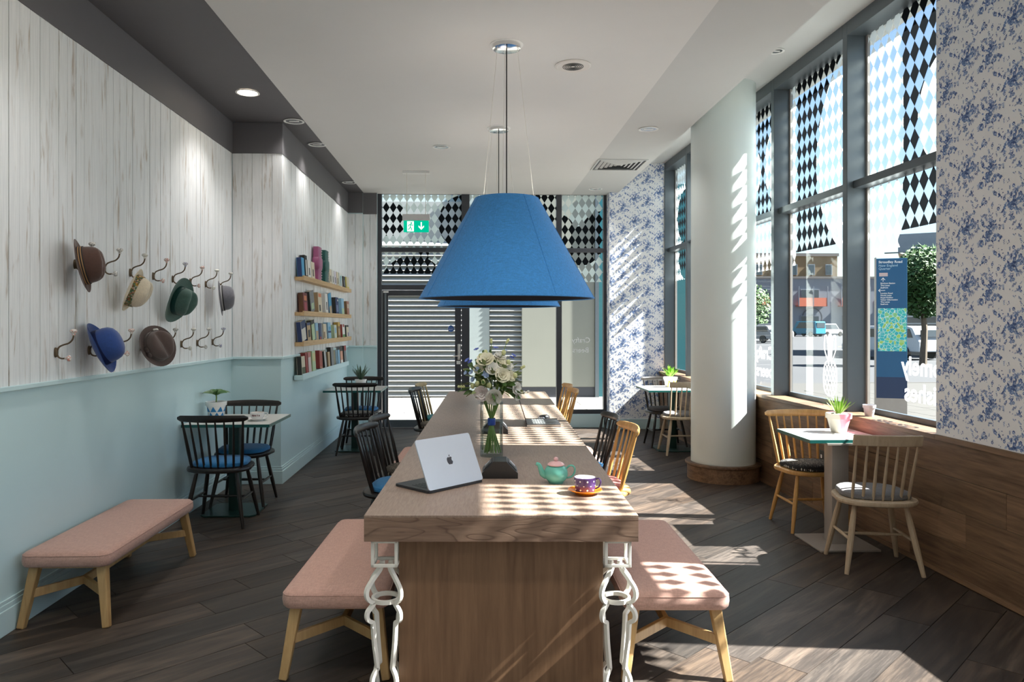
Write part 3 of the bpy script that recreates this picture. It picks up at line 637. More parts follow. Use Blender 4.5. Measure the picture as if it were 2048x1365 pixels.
def tree(label, loc, h, cr, zc, n, seed, name='street_tree', fr=.22):
    r = random.Random(seed); t = thing(name, label, 'tree', loc)
    MB().tube([(0,0,0), (.1,.05,h*.3), (0,.1,h*.6), (.05,0,h*.85)], [.14, .11, .07, .03], 8).build('trunk', M_bark, t)
    mb = MB()
    for k in range(n):
        d = Vector((r.gauss(0,1), r.gauss(0,1), r.gauss(0,1))).normalized()*cr*(r.random()**.4)
        p = Vector((0, 0, zc))+Vector((d.x, d.y, d.z*1.35)); a = Vector((r.gauss(0,1), r.gauss(0,1), r.gauss(0,1))).normalized(); b = a.orthogonal().normalized(); s_ = fr*r.uniform(.6, 1.3)
        mb.add([tuple(p-a*s_), tuple(p+b*s_*.5), tuple(p+a*s_), tuple(p-b*s_*.5)], [(0,1,2,3)])
    mb.build('foliage', M_leaf, t, smooth=0, fix=False, kind='stuff'); return t
tree('leafy green street tree in front of the grey finned block', (17.1, 27.6, 0), 4.6, 1.05, 3.2, 4200, 3, fr=.12)
tree('small green tree among the parked cars beside the column', (31.5, 82, 0), 5.5, 1.9, 3.6, 1400, 5, fr=.22)
# ================================================================== furniture
def mbuild(cache, key, fn, name, mat, parent, **k):
    kk = (key, mat.name)
    if kk not in cache:
        o = fn().build(name, mat, parent, **k); cache[kk] = (o.data, [(m.width, m.segments) for m in o.modifiers]); return o
    me, mods = cache[kk]; o = bpy.data.objects.new(name, me); COL.objects.link(o); o.parent = parent
    for wd, sg_ in mods:
        b = o.modifiers.new('bevel', 'BEVEL'); b.width = wd; b.segments = sg_; b.limit_method = 'ANGLE'; b.angle_limit = math.radians(40)
    return o
CC = {}
def seatpoly(a=.25, b=.225, n=32): return [(x*(1.0 if y < 0 else .94), y) for x, y in superell(a, b, n, 2.7)]
def chair(label, loc, rz, wm, cm, style='spindle', group='spindle-back chairs', cat='chair'):
    c = thing('spindle_chair', label, cat, loc, rz, group)
    sp = style == 'spindle'
    mbuild(CC, style+'seat', lambda: MB().stack(seatpoly(), [(.90, .418), (.985, .426), (1.0, .438), (.985, .450), (.95, .454)]), 'seat', wm, c)
    cu = mbuild(CC, style+'cush', lambda: MB().stack(seatpoly(.215, .195), [(.94, .455), (1.0, .462), (1.01, .474), (.985, .486), (.93, .493), (.7, .499), (.3, .502)]), 'cushion', cm, c)
    cu.location = (0, .02, 0)
    HW = .265 if sp else .20
    def rail():
        mb = MB(); rings = []
        N = 20
        for i in range(N+1):
            t = -1+2*i/N; x = HW*t; y = -.272+(.060 if sp else .025)*t*t; z = .842
            if sp: hh = .029*(1-.22*t*t)*(1 if abs(t) < .93 else (.82 if abs(t) < .985 else .45)); th = .0125*(1 if abs(t) < .985 else .55)
            else: hh = .034; th = .011
            lean = .18
            pr = [(math.cos(a), math.sin(a)) for a in [PI/5*k for k in range(10)]] if sp else [(1,-1), (1,1), (-1,1), (-1,-1)]
            rings.append([(x, y+th*p-lean*hh*q, z+hh*q) for p, q in pr])
        mb.loft(rings); return mb
    mbuild(CC, style+'rail', rail, 'top_rail', wm, c, **({} if sp else dict(bevel=.004)))
    ns = 8 if sp else 7
    for k in range(ns):
        t = -1+2*k/(ns-1); xb = (.188 if sp else .165)*t; yb = -.165+.045*t*t; xt = (.228 if sp else .178)*t; yt = -.262+(.060 if sp else .025)*(xt/HW)**2; r = .0115 if abs(t) > .99 and sp else .0085
        mbuild(CC, style+'spindle%d' % k, lambda: MB().tube([(xb+(xt-xb)*q, yb+(yt-yb)*q, .44+(.822-.44)*q) for q in (0, .12, .35, .7, 1)], [r*.85, r*1.1, r*1.25, r, r*.75], 8), 'spindle', wm, c)
    legs = {}
    for i, (sx, sy) in enumerate(((-1,-1), (1,-1), (-1,1), (1,1))):
        a = Vector((.150*sx, .125*sy, .425)); b = Vector((.225*sx, .205*sy, 0)); legs[(sx, sy)] = (a, b)
        r = .0165 if sp else .019
        mbuild(CC, style+'leg%d' % i, lambda: MB().tube([tuple(a.lerp(b, q)) for q in (0, .3, .62, .97, 1)], [r*.75, r, r, r*.72, r*.68], 10), 'leg', wm, c)
    pt = lambda s, q: legs[s][0].lerp(legs[s][1], q)
    for sx in (-1, 1):
        a, b = pt((sx,-1), .52), pt((sx,1), .52)
        mbuild(CC, style+'str%d' % sx, lambda: MB().tube([tuple(a.lerp(b, q)) for q in (0, .2, .5, .8, 1)], [.007, .0095, .0115, .0095, .007], 8), 'stretcher', wm, c)
    a = (pt((-1,-1), .52)+pt((-1,1), .52))/2; b = (pt((1,-1), .52)+pt((1,1), .52))/2
    mbuild(CC, style+'strc', lambda: MB().tube([tuple(a.lerp(b, q)) for q in (0, .2, .5, .8, 1)], [.007, .0095, .0115, .0095, .007], 8), 'stretcher', wm, c)
    return c
gb = 'chairs around the long table'
chair('black spindle chair with blue cushion near the pink wall bench, back to the viewer', (-1.965, 5.875, 0), 0, M_black, M_blue, group='chairs at the small left tables')
chair('black spindle chair with blue cushion on the far side of the near left table', (-1.985, 6.50, 0), PI, M_black, M_blue, group='chairs at the small left tables')
chair('black spindle chair with speckled cushion at the small table under the bookshelves', (-1.385, 8.99, 0), 0, M_black, M_patt, group='chairs at the small left tables')
chair('black spindle chair with blue cushion nearest the glass door, behind the small far table', (-1.425, 9.54, 0), PI, M_black, M_blue, group='chairs at the small left tables')
for nm, x, y, s, wm, cm in (('black spindle chair with blue cushion left of the long table, nearest the silver laptop', -.50, 5.01, -1, M_black, M_blue), ('black spindle chair with beige speckled cushion, second on the left of the long table', -.475, 5.53, -1, M_black, M_patb),
                            ('black spindle chair with speckled cushion at the far left of the long table', -.40, 7.99, -1, M_black, M_patb), ('olive wood spindle chair with teal cushion at the far left end of the long table', -.375, 8.60, -1, M_olive, M_tealc),
                            ('honey wood spindle chair with coral cushion right of the long table, nearest the teacup', .84, 5.02, 1, M_ochre, M_coral), ('black spindle chair with blue cushion on the right side of the long table', .825, 5.60, 1, M_black, M_blue),
                            ('honey wood spindle chair at the right of the long table beside the black laptop', .84, 7.85, 1, M_ochre, M_grey), ('honey wood spindle chair at the far right end of the long table', .86, 8.46, 1, M_ochre, M_patb)):
    chair(nm, (x, y, 0), (-PI/2 if s < 0 else PI/2)-YAW+s*math.radians(6 if s < 0 else 4), wm, cm, group=gb)
chair('pale ash spindle chair with grey cushion in front of the right window table', (2.575, 4.69, 0), math.radians(-9), M_pale, M_grey, 'ash', group='chairs at the right window tables')
chair('honey wood spindle chair with speckled cushion behind the right window table', (2.595, 5.62, 0), PI, M_ochre, M_patt, group='chairs at the right window tables')
chair('pale ash spindle chair with grey cushion half hidden behind the white column', (2.52, 8.88, 0), 0, M_pale, M_grey, 'ash', group='chairs at the right window tables')
chair('black spindle chair with charcoal cushion against the floral end wall', (2.47, 9.42, 0), PI, M_black, M_dkgrey, group='chairs at the right window tables')
# small square tables
def stable(label, cx, cy, wx, wy, topm, edgem, postm, pw_, bx, by, chamf, ox=0, oy=0):
    t = thing('cafe_table', label, 'table', (cx, cy, 0), 0, 'small square cafe tables')
    MB().box(-wx/2+.004, wx/2-.004, -wy/2+.004, wy/2-.004, .728, .752).build('table_top', topm, t, smooth=0)
    e = MB()
    for a in ((-wx/2, wx/2, -wy/2, -wy/2+.004), (-wx/2, wx/2, wy/2-.004, wy/2), (-wx/2, -wx/2+.004, -wy/2+.004, wy/2-.004), (wx/2-.004, wx/2, -wy/2+.004, wy/2-.004)): e.box(*a, .7275, .7505)
    e.build('edge_band', edgem, t, smooth=0)
    PO = Tm(ox, oy, 0)
    MB().box(-.12, .12, -.12, .12, .715, .728, PO).build('mounting_plate', postm, t, smooth=0)
    MB().prism(rrect(-pw_/2, pw_/2, -pw_/2, pw_/2, .006, 2), .014, .715, PO).build('post', postm, t, smooth=30)
    c = chamf
    MB().prism([(-bx/2+c, -by/2), (bx/2-c, -by/2), (bx/2, -by/2+c), (bx/2, by/2-c), (bx/2-c, by/2), (-bx/2+c, by/2), (-bx/2, by/2-c), (-bx/2, -by/2+c)], 0, .014, PO).build('base_plate', postm, t, smooth=0, bevel=.003)
    return t
stable('small square table with teal edge and green base beside the pink wall bench', -1.975, 6.325, .70, .70, M_tt, M_tealedge, M_greenmetal, .085, .44, .44, .04, 0, -.10)
stable('small square table with teal edge and green base under the bookshelves', -1.46, 9.36, .70, .70, M_tt, M_tealedge, M_greenmetal, .085, .44, .44, .04, 0, -.10)
stable('white square table with teal edge on a beige pedestal by the right window', 2.615, 5.335, .56, .56, M_ttw, M_tealedge, M_beigemetal, .12, .42, .42, .005, -.04, -.17)
stable('white square table with teal edge behind the column at the end wall', 2.49, 9.28, .70, .70, M_ttw, M_tealedge, M_greenmetal, .085, .44, .44, .04, 0, -.13)
# long table
TAB = thing('long_table', 'long oak communal table with white wrought iron legs in the middle of the room', 'table', (.1185, 3.0585, 0), -YAW)   # front edge centre, +y away
TL, TW = 5.73, 1.135
MB().box(-TW/2, TW/2, 0, TL, .752, .760).build('veneer_top', M_table, TAB, smooth=0)
MB().box(-TW/2, TW/2, 0, .04, .652, .752).build('front_edge', M_tablex, TAB, smooth=0)
MB().box(-TW/2, TW/2, .04, TL, .652, .752).build('slab', M_table, TAB, smooth=0)
for y0 in (.075, TL-.125): MB().box(-.433, .433, y0, y0+.05, .0, .652).build('end_panel', M_panel, TAB, smooth=0, bevel=.002)
MB().box(-.025, .025, .125, TL-.125, .08, .60).build('spine_panel', M_panel, TAB, smooth=0)
def wireleg(cx, cy):
    lg = thing('wrought_leg'); lg.parent = TAB; lg.location = (cx, cy, 0)
    mb = MB(); q = .0555; b = .013
    for z0 in (.538, .639):
        mb.box(-q, q, -q, -q+b, z0, z0+b).box(-q, q, q-b, q, z0, z0+b).box(-q, -q+b, -q, q, z0, z0+b).box(q-b, q, -q, q, z0, z0+b)
    for sx in (-q, q-b):
        for sy in (-q, q-b): mb.box(sx, sx+b, sy, sy+b, .538, .652)
    mb.build('cube_frame', M_wire, lg, smooth=0, bevel=.002)
    prof = [(.020, .545), (.024, .522), (.050, .490), (.074, .455), (.078, .425), (.066, .400), (.050, .388), (.055, .378), (.073, .358), (.076, .335), (.068, .318), (.055, .309), (.052, .295), (.047, .22), (.036, .118), (.038, .105), (.050, .085), (.056, .06), (.05, .02), (.05, .0)]
    pts = [tuple(p) for p in bez([(r*1.28, 0, z) for r, z in prof], 4)]
    for k in range(4):
        MB().tube(pts, .0105, 4, Rz(k*PI/2+PI/4), ell=(.75, .75), up=(0,1,0) if False else None).build('scroll_bar', M_wire, lg, smooth=40)
    MB().tube([(.056*math.cos(2*PI*k/28), .056*math.sin(2*PI*k/28), .392) for k in range(28)], .0085, 4, closed=True, ell=(.7, 1)).build('ring', M_wire, lg, smooth=40)
for sx in (-1, 1):
    for y in (.075, TL-.08): wireleg(sx*.487, y)
# pink benches
def bench(label, cx, cy, rz, w_=.47, L=1.24):
    b = thing('upholstered_bench', label, 'bench', (cx, cy, 0), rz, 'pink upholstered benches')
    poly = rrect(-w_/2, w_/2, -L/2, L/2, .055, 6)
    def off(d): return rrect(-w_/2+d, w_/2-d, -L/2+d, L/2-d, max(.055-d, .012), 6)
    lev = [(off(.03), .342), (off(.008), .346), (off(.0), .356), (off(-.003), .375), (off(-.001), .398), (off(.004), .408), (off(.014), .417), (off(.035), .422), (off(.09), .425), (off(.16), .426)]
    MB().loft([[(x, y, z) for x, y in p] for p, z in [(p, z-.034) for p, z in lev]]).build('cushion', M_pink, b, smooth=60)
    pp = off(.001); MB().tube([(x, y, .3705) for x, y in pp], .0022, 5, closed=True).build('seam', M_pink, b)
    MB().box(-w_/2+.05, w_/2-.05, -L/2+.06, L/2-.06, .291, .309).build('underframe', M_benchleg, b, smooth=0)
    P = {}
    for sx in (-1, 1):
        for sy in (-1, 1):
            a = Vector((sx*(w_/2-.055), sy*(L/2-.065), .301)); d = Vector((sx*(w_/2-.01), sy*(L/2-.015), 0)); P[(sx, sy)] = (a, d)
            MB().tube([tuple(a), tuple(a.lerp(d, .98)), tuple(d)], [.024, .018, .017], 4).build('leg', M_benchleg, b, smooth=0, bevel=.005)
    hubs = []
    for sy in (-1, 1):
        h = Vector((0, sy*(L/2-.22), .18)); hubs.append(h)
        for sx in (-1, 1):
            e = P[(sx, sy)][0].lerp(P[(sx, sy)][1], .45)
            MB().tube([tuple(e), tuple(h)], [.020, .020], 4, ell=(.5, 1.1)).build('stretcher_arm', M_benchleg, b, smooth=0, bevel=.003)
    MB().tube([tuple(hubs[0]), tuple(hubs[1])], .020, 4, ell=(.6, 1.1)).build('stretcher_beam', M_benchleg, b, smooth=0, bevel=.003)
    return b
bench('pink upholstered bench standing against the pale teal wall', -2.085, 4.43, 0, .45, 1.2)
def onT(u, v): return (.1185+u*math.cos(YAW)+v*math.sin(YAW), 3.0585-u*math.sin(YAW)+v*math.cos(YAW))
for lab, u, v in (('pink upholstered bench on the near left side of the long table', -.725, .775), ('pink upholstered bench on the near right side with diamond shadows on it', .765, .76), ('pink upholstered bench partly hidden on the left, half way along the long table', -.66, 3.40), ('pink upholstered bench partly hidden on the right, half way along the long table', .66, 3.45)):
    bench(lab, *onT(u, v), -YAW)
# ================================================================== ceiling and pendants
CZ = 3.515
ORD_ = ['first', 'second', 'third', 'fourth', 'fifth', 'sixth', 'seventh', 'eighth', 'ninth', 'tenth', 'eleventh', 'twelfth']
def pendant(label, x, y):
    p = thing('pendant_lamp', label, 'lamp', (x, y, 0), 0, 'blue pendant lamps')
    MB().lathe([(.001, CZ), (.098, CZ), (.10, CZ-.012), (.098, CZ-.028), (.09, CZ-.03), (.001, CZ-.03)], 40).build('ceiling_rose', M_chrome, p)
    MB().lathe([(.118, CZ), (.118, CZ-.003), (.098, CZ-.003)], 40, caps=False).build('rose_rim', M_white, p)
    z0, z1, r0, r1 = 1.735, 2.435, .612, .224
    MB().lathe([(r0, z0), (r1, z1), (r1-.006, z1), (r0-.008, z0+.001)], 96, caps=False).build('shade', M_shade, p, smooth=30)
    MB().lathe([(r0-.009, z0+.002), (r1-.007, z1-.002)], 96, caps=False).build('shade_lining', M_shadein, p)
    MB().tube([((r0-.003)*math.cos(2*PI*k/96), (r0-.003)*math.sin(2*PI*k/96), z0) for k in range(96)], .005, 6, closed=True).build('rim', M_shade, p)
    for k in range(8):
        a = 2*PI*(k+.63)/8; c, s = math.cos(a), math.sin(a)
        MB().tube([((r0+.0005)*c, (r0+.0005)*s, z0), ((r1+.0005)*c, (r1+.0005)*s, z1)], .0022, 5).build('seam', M_shade, p)
    for k in range(3):
        a = 2*PI*k/3+.35; c, s = math.cos(a), math.sin(a)
        MB().tube([(.085*c, .085*s, CZ-.03), ((r1-.01)*c, (r1-.01)*s, z1-.01)], .0016, 5).build('suspension_wire', M_wire, p)
        MB().tube([((r1-.01)*c, (r1-.01)*s, z1-.01), (0, 0, z1-.10)], .003, 5).build('spider_arm', M_wire, p)
    MB().tube([(0, 0, CZ-.03), (0, 0, z1-.15)], .005, 6).build('cord', M_bk, p)
    MB().lathe([(.001, 2.30), (.022, 2.295), (.022, 2.22), (.001, 2.22)], 16).build('lamp_holder', M_bk, p)
    bl = MB().ball((0, 0, 2.16), .045, 16, 10, sc=(1, 1, 1.2)).build('bulb', emit('warm_bulb', (1, .82, .6), 6), p)
    bl.visible_shadow = True
    l = bpy.data.lights.new('pendant_light', 'POINT'); l.energy = 5; l.color = (1, .95, .88); l.shadow_soft_size = .012
    lo = bpy.data.objects.new('pendant_light', l); COL.objects.link(lo); lo.parent = p; lo.location = (0, 0, 2.345)
    return p
pendant('large blue fabric cone pendant hanging nearest over the long table', .239, 5.19)
pendant('second blue cone pendant, mostly hidden behind the nearer one', .262, 7.395)
def downlight(label, x, y, r=.085, on=False, z=CZ, power=0):
    d = thing('downlight', label, 'downlight', (x, y, z), 0, 'recessed ceiling downlights')
    MB().lathe([(r, 0), (r+.012, -.002), (r+.014, -.006), (r, -.008), (r-.006, -.004)], 32, caps=False).build('trim_ring', M_white, d)
    if on: MB().lathe([(r-.006, -.004), (.001, -.0045)], 32, caps=False).build('lit_lens', emit('warm_lens', (1, .86, .66), 9), d)
    else:
        MB().lathe([(r-.006, -.004), (r*.7, -.0035), (r*.66, -.003), (r*.2, -.003), (.001, -.003)], 24, caps=False).build('reflector', M_chrome, d)
        MB().box(-r*.55, r*.55, -.008, .008, -.006, -.003).build('lamp_tube', M_white, d, smooth=0)
    if power:
        l = bpy.data.lights.new('downlight_light', 'SPOT'); l.energy = power; l.color = (1, .96, .92); l.spot_size = 1.9; l.spot_blend = .8; l.shadow_soft_size = r
        lo = bpy.data.objects.new('downlight_light', l); COL.objects.link(lo); lo.parent = d; lo.location = (0, 0, -.02)
for lab, x, y, on in (('lit warm downlight in the charcoal ceiling strip', -1.90, 6.315, True), ('unlit-looking downlight in the charcoal strip above the pier', -1.72, 7.19, False), ('third downlight along the charcoal ceiling strip', -1.69, 8.11, False), ('downlight at the far end of the charcoal ceiling strip', -1.70, 10.26, False),
                      ('single downlight in the pale centre ceiling', -.342, 8.18, False), ('downlight in the beige strip, left of the column top', 1.764, 7.37, False), ('downlight at the far end of the beige ceiling strip', 1.776, 10.64, False)):
    downlight(lab, x, y, on=on, power=22 if on else 8)  # fixtures that look off carry a weak added fill spot too
for k, (x, y) in enumerate([(x, y) for y in (3.7, 2.0, .3, -1.4) for x in (-1.6, -.25, 1.1)]):  # invented fill lamps out of view, added to lift the indoor light
    downlight('added unseen fill downlight in the ceiling out of view, %s of twelve' % ORD_[k], x, y, on=True, power=15)
downlight('small downlight in the raised ceiling over the windows', 2.66, 6.40, .055, z=3.949)
sp_ = thing('ceiling_speaker', 'round white ceiling speaker with a ringed grille', 'speaker', (.761, 5.583, CZ))
MB().lathe([(.135, 0), (.137, -.006), (.125, -.012), (.112, -.010), (.001, -.009)], 48, caps=False).build('bezel', paint('speaker_white', (.72, .68, .64), .5), sp_)
for r_ in (.02, .034, .048, .062, .076): MB().tube([(r_*math.cos(2*PI*k/32), r_*math.sin(2*PI*k/32), -.0095) for k in range(32)], .0028, 4, closed=True).build('grille_ring', M_bk, sp_)
vt = thing('ceiling_vent', 'square louvred air vent in the beige ceiling strip', 'vent', (1.79, 9.02, CZ))
MB().box(-.30, .30, -.30, -.28, -.012, 0).box(-.30, .30, .28, .30, -.012, 0).box(-.30, -.28, -.28, .28, -.012, 0).box(.28, .30, -.28, .28, -.012, 0).build('frame', M_ceil2, vt, smooth=0)
MB().box(-.28, .28, -.28, .28, -.002, -.001).build('dark_backing', M_darkframe, vt, smooth=0)
for k in range(5):
    a = .255-.05*k
    for r_ in range(4): MB().add([(-a, -a, -.004), (a, -a, -.004), (a-.03, -a+.03, -.016), (-a+.03, -a+.03, -.016)], [(0,1,2,3)], Rz(r_*PI/2)).build('louvre_blade', M_ceil2, vt, smooth=0, fix=False)
# exit sign
ex = thing('exit_sign', 'green emergency exit sign with running man and down arrow hanging from the ceiling', 'sign', (-.72, 9.5, 0))
MB().box(-.17, .17, -.03, .03, CZ-.03, CZ).build('ceiling_plate', M_white, ex, smooth=0)
for x in (-.12, .12): MB().tube([(x, 0, CZ-.03), (x, 0, 2.96)], .004, 6).build('rod', M_wire, ex)
MB().box(-.175, .175, -.025, .025, 2.885, 2.965).build('housing', paint('sign_housing', (.66, .64, .64), .5), ex, smooth=0, bevel=.004)
M_green = emit('exit_green', (.0, .40, .23), .45)
MB().box(-.16, .16, -.006, .006, 2.735, 2.885).build('green_panel', M_green, ex, smooth=0)
X_ = basis((1,0,0), (0,0,1), (0,-1,0), (0, -.0075, 0)); M_sw = emit('exit_white', (.85, .95, .88), .5)
pic = MB().prism([(-.115, 2.745), (-.03, 2.745), (-.03, 2.875), (-.115, 2.875)], 0, .001, X_).build('pictogram_field', M_sw, ex, smooth=0)
X2 = basis((1,0,0), (0,0,1), (0,-1,0), (0, -.0088, 0)); rm = MB()
rm.lathe([(.011, 0), (.011, .001), (.0001, .001)], 14, X2 @ Tm(-.062, 2.852, 0))
for seg in ([(-.07, 2.84), (-.075, 2.80)], [(-.075, 2.80), (-.058, 2.78), (-.062, 2.755)], [(-.075, 2.80), (-.088, 2.775), (-.108, 2.772)], [(-.071, 2.836), (-.092, 2.828), (-.10, 2.808)], [(-.068, 2.836), (-.05, 2.822), (-.036, 2.828)]):
    rm.tube([(a, b, 0) for a, b in seg], [.0055]*len(seg), 6, X2)
rm.build('running_man', M_green, pic)
MB().prism([(.065, 2.765), (.10, 2.80), (.10, 2.822), (.0725, 2.797), (.0725, 2.865), (.0575, 2.865), (.0575, 2.797), (.03, 2.822), (.03, 2.80)], 0, .001, X_).build('down_arrow', M_sw, ex, smooth=0)
# ================================================================== coat hooks and hats
M_bronze = paint('aged_bronze', (.13, .095, .06), .45, .7)
def knobm(n, c):
    if n in _mc: return _mc[n]
    t = NT(n); x = t.n('ShaderNodeTexVoronoi'); t.put(x.inputs['Vector'], t.coord()); x.inputs['Scale'].default_value = 130
    _mc[n] = t.done(t.pbsdf(t.ramp(x.outputs['Distance'], [(.38, c), (.50, (.72, .70, .66))]), .25)); return _mc[n]
KN = {'pink': knobm('pink_china', (.60, .22, .18)), 'blue': knobm('blue_china', (.13, .15, .38)), 'grey': knobm('grey_china', (.24, .24, .24)), 'white': knobm('white_china', (.55, .55, .46)), 'teal': knobm('teal_china', (.16, .24, .30))}
HK = {}
ORD = ['first', 'second', 'third', 'fourth', 'fifth', 'sixth', 'seventh', 'eighth', 'ninth', 'tenth', 'eleventh', 'twelfth', 'thirteenth']
def hook(row, i, y, z, ku, kl):
    h = thing('coat_hook', '%s bronze coat hook from the left in the %s row, %s china knobs' % (ORD[i], row, ku), 'hook', (-2.332, y, z), 0, 'bronze coat hooks on the plank wall')
    mbuild(HK, 'plate', lambda: MB().stack(superell(.013, .028, 16, 2.2), [(1, 0), (1, .006), (.8, .011), (.45, .014)], basis((0,1,0), (0,0,1), (1,0,0))), 'back_plate', M_bronze, h)
    mbuild(HK, 'up', lambda: MB().tube(bez([(.010, 0, .008), (.022, 0, .030), (.045, 0, .042), (.075, 0, .052), (.095, 0, .072), (.102, 0, .098)], 5), .0048, 7), 'upper_arm', M_bronze, h)
    mbuild(HK, 'lo', lambda: MB().tube(bez([(.010, 0, -.010), (.018, 0, -.026), (.035, 0, -.034), (.055, 0, -.033)], 5), .0048, 7), 'lower_arm', M_bronze, h)
    mbuild(HK, 'kup', lambda: MB().lathe([(.007, 0), (.009, .004), (.007, .010), (.012, .013), (.019, .020), (.020, .026), (.014, .034), (.001, .036)], 12, Tm(.102, 0, .095)), 'upper_knob', KN[ku], h)
    mbuild(HK, 'klo', lambda: MB().lathe([(.006, 0), (.008, .004), (.006, .009), (.011, .012), (.017, .018), (.018, .024), (.012, .031), (.001, .033)], 12, basis((0,1,0), (0,0,1), (1,0,0), (.054, 0, -.033))), 'lower_knob', KN[kl], h)
for i, (y, a, b) in enumerate(((4.41, 'grey', 'grey'), (4.75, 'grey', 'grey'), (5.11, 'white', 'white'), (5.47, 'pink', 'pink'), (5.82, 'blue', 'blue'), (6.18, 'pink', 'pink'), (6.53, 'white', 'white'), (6.90, 'grey', 'grey'))): hook('upper', i, y, 1.905, a, b)
for i, (y, a, b) in enumerate(((4.21, 'pink', 'pink'), (4.57, 'grey', 'grey'), (4.91, 'pink', 'pink'), (5.28, 'grey', 'grey'), (5.63, 'teal', 'grey'), (5.99, 'white', 'white'), (6.335, 'grey', 'grey'), (6.70, 'blue', 'blue'))): hook('lower', i, y, 1.395, a, b)
def floralmat():
    t = NT('floral_band'); x = t.n('ShaderNodeTexVoronoi'); t.put(x.inputs['Vector'], t.coord()); x.inputs['Scale'].default_value = 110
    sp = t.n('ShaderNodeSeparateColor'); t.put(sp.inputs[0], x.outputs['Color'])
    c = t.ramp(sp.outputs[0], [(.0, (.03,.07,.04)), (.3, (.10,.20,.09)), (.45, (.50,.27,.03)), (.6, (.03,.04,.03)), (.75, (.60,.55,.45)), (.88, (.30,.10,.05))]); 
    return t.done(t.pbsdf(c, .8, 0, x.outputs['Distance'], .4, .002))
M_floral = floralmat()
def felt(n, c, s=60):
    if n in _mc: return _mc[n]
    t = NT(n); f = t.noise(t.coord(), s, 5, .7); _mc[n] = t.done(t.pbsdf(t.mix(f, mul(c, .72), mul(c, 1.28)), .95, 0, f, .5, .002, Sheen_Weight=.3)); return _mc[n]
def hat(label, loc, axis, crown, bandm, band, H=.115, rx=.082, ry=.098, brim=.055, curl=.018, kind='fedora', droop=.0, taper=.86, roll=0):
    A = Vector(axis).normalized(); up = Vector((0,0,1)); up = (up-A*up.dot(A)).normalized(); X = up.cross(A)
    M = basis(X, up, A, loc) @ Rz(roll)
    h = thing('hat', label, 'hat', M=M, group='hats hung on the plank wall')
    N = 36; rings = []
    if kind == 'bowler': prof = [(1, 0), (1.0, .25), (.985, .5), (.92, .70), (.78, .86), (.55, .96), (.28, 1.0), (.02, 1.01)]
    else: prof = [(1, 0), (.985, .25), (.95, .5), (.91, .72), (taper, .88), (.74, .97), (.5, 1.0), (.25, .98), (.02, .97)]
    for s, t in prof:
        r = []
        for i in range(N):
            a = 2*PI*i/N; x = rx*s*math.cos(a); y = ry*s*math.sin(a); z = H*t
            if kind != 'bowler' and t > .6:
                k = (t-.6)/.4
                z -= .030*k*math.exp(-(x/.026)**2)*(1 if s > .02 else 1)
                if y < 0: x *= 1-.30*k*min(1, -y/ry*1.4); z -= .018*k*(-y/ry)
            r.append((x, y, z))
        rings.append(r)
    MB().loft(rings, caps=False).build('crown', crown, h, smooth=60)
    br = []
    for q in (0, .25, .5, .75, .92, 1.0):
        r = []
        for i in range(N):
            a = 2*PI*i/N; e = brim*q; side = math.cos(a)**2
            z = curl*(q**2)*(.35+.9*side)-droop*q*max(0, -math.sin(a))
            r.append(((rx+e)*math.cos(a), (ry+e*1.05)*math.sin(a), z))
        br.append(r)
    bt = [[(x, y, z-.003) for x, y, z in r] for r in br]
    MB().loft(br+bt[::-1], caps=False).build('brim', crown, h, smooth=60)
    z0, z1 = band
    bands = bandm if isinstance(bandm, list) else [bandm]
    for k, bm_ in enumerate(bands):
        a0 = z0+(z1-z0)*k/len(bands); a1 = z0+(z1-z0)*(k+1)/len(bands)-(.001 if len(bands) > 1 else 0)
        MB().loft([[((rx*(1-.05*zz/H)+d)*math.cos(2*PI*i/N), (ry*(1-.05*zz/H)+d)*math.sin(2*PI*i/N), zz) for i in range(N)] for zz, d in ((a0, .001), (a0, .0035), (a1, .0035), (a1, .001))], caps=False).build('hat_band', bm_, h, smooth=50)
    return h
C_bk = paint('hat_cord_black', (.01, .01, .012), .6); C_tan = paint('hat_cord_tan', (.38, .22, .10), .7)
hat('dark brown trilby with striped cord band, upper left of the hats', (-2.235, 4.29, 1.885), (.93, .30, .20), felt('brown_felt', (.075, .036, .026)), [C_bk, C_tan, C_bk, C_tan, C_bk], (.004, .036), H=.125, brim=.045, curl=.014, droop=-.01, rx=.088, ry=.108)
hat('cream woven trilby with a flowery band', (-2.225, 4.90, 1.78), (.88, .18, -.36), felt('cream_weave', (.66, .58, .44), 120), M_floral, (.002, .045), H=.115, brim=.04, curl=.018, rx=.088, ry=.105)
hat('green felt hat with dark green ribbon and wide brim', (-2.215, 5.64, 1.735), (.86, -.16, -.26), felt('green_felt', (.060, .125, .105)), paint('dark_green_ribbon', (.004, .045, .040), .5), (.002, .040), H=.125, brim=.065, curl=.022, rx=.090, ry=.108, droop=.02)
hat('small grey trilby with pale band, rightmost of the hats', (-2.24, 6.64, 1.785), (.93, .26, .10), felt('grey_felt', (.16, .16, .185)), [C_bk, paint('pale_band', (.42, .42, .42), .7), C_bk], (.002, .034), H=.125, brim=.042, curl=.012, rx=.092, ry=.112)
hat('blue felt bowler hat in the lower row', (-2.235, 4.50, 1.408), (.90, .14, .40), felt('blue_felt', (.020, .060, .23)), paint('navy_ribbon', (.006, .015, .07), .5), (.002, .034), H=.135, brim=.052, curl=.030, kind='bowler', rx=.088, ry=.106)
tw = hat('brown tweed hat with a small side bow in the lower row', (-2.215, 5.27, 1.400), (.80, -.50, .22), felt('tweed_felt', (.115, .082, .075), 160), felt('tweed_band', (.085, .06, .055), 160), (.002, .030), H=.095, brim=.040, curl=.012, rx=.098, ry=.108, roll=.5)
MB().ball((-.105, -.02, .02), .02, 10, 6, sc=(.5, 1, .9)).ball((-.10, .02, .02), .02, 10, 6, sc=(.5, 1, .9)).build('bow', _mc['tweed_band'], tw)
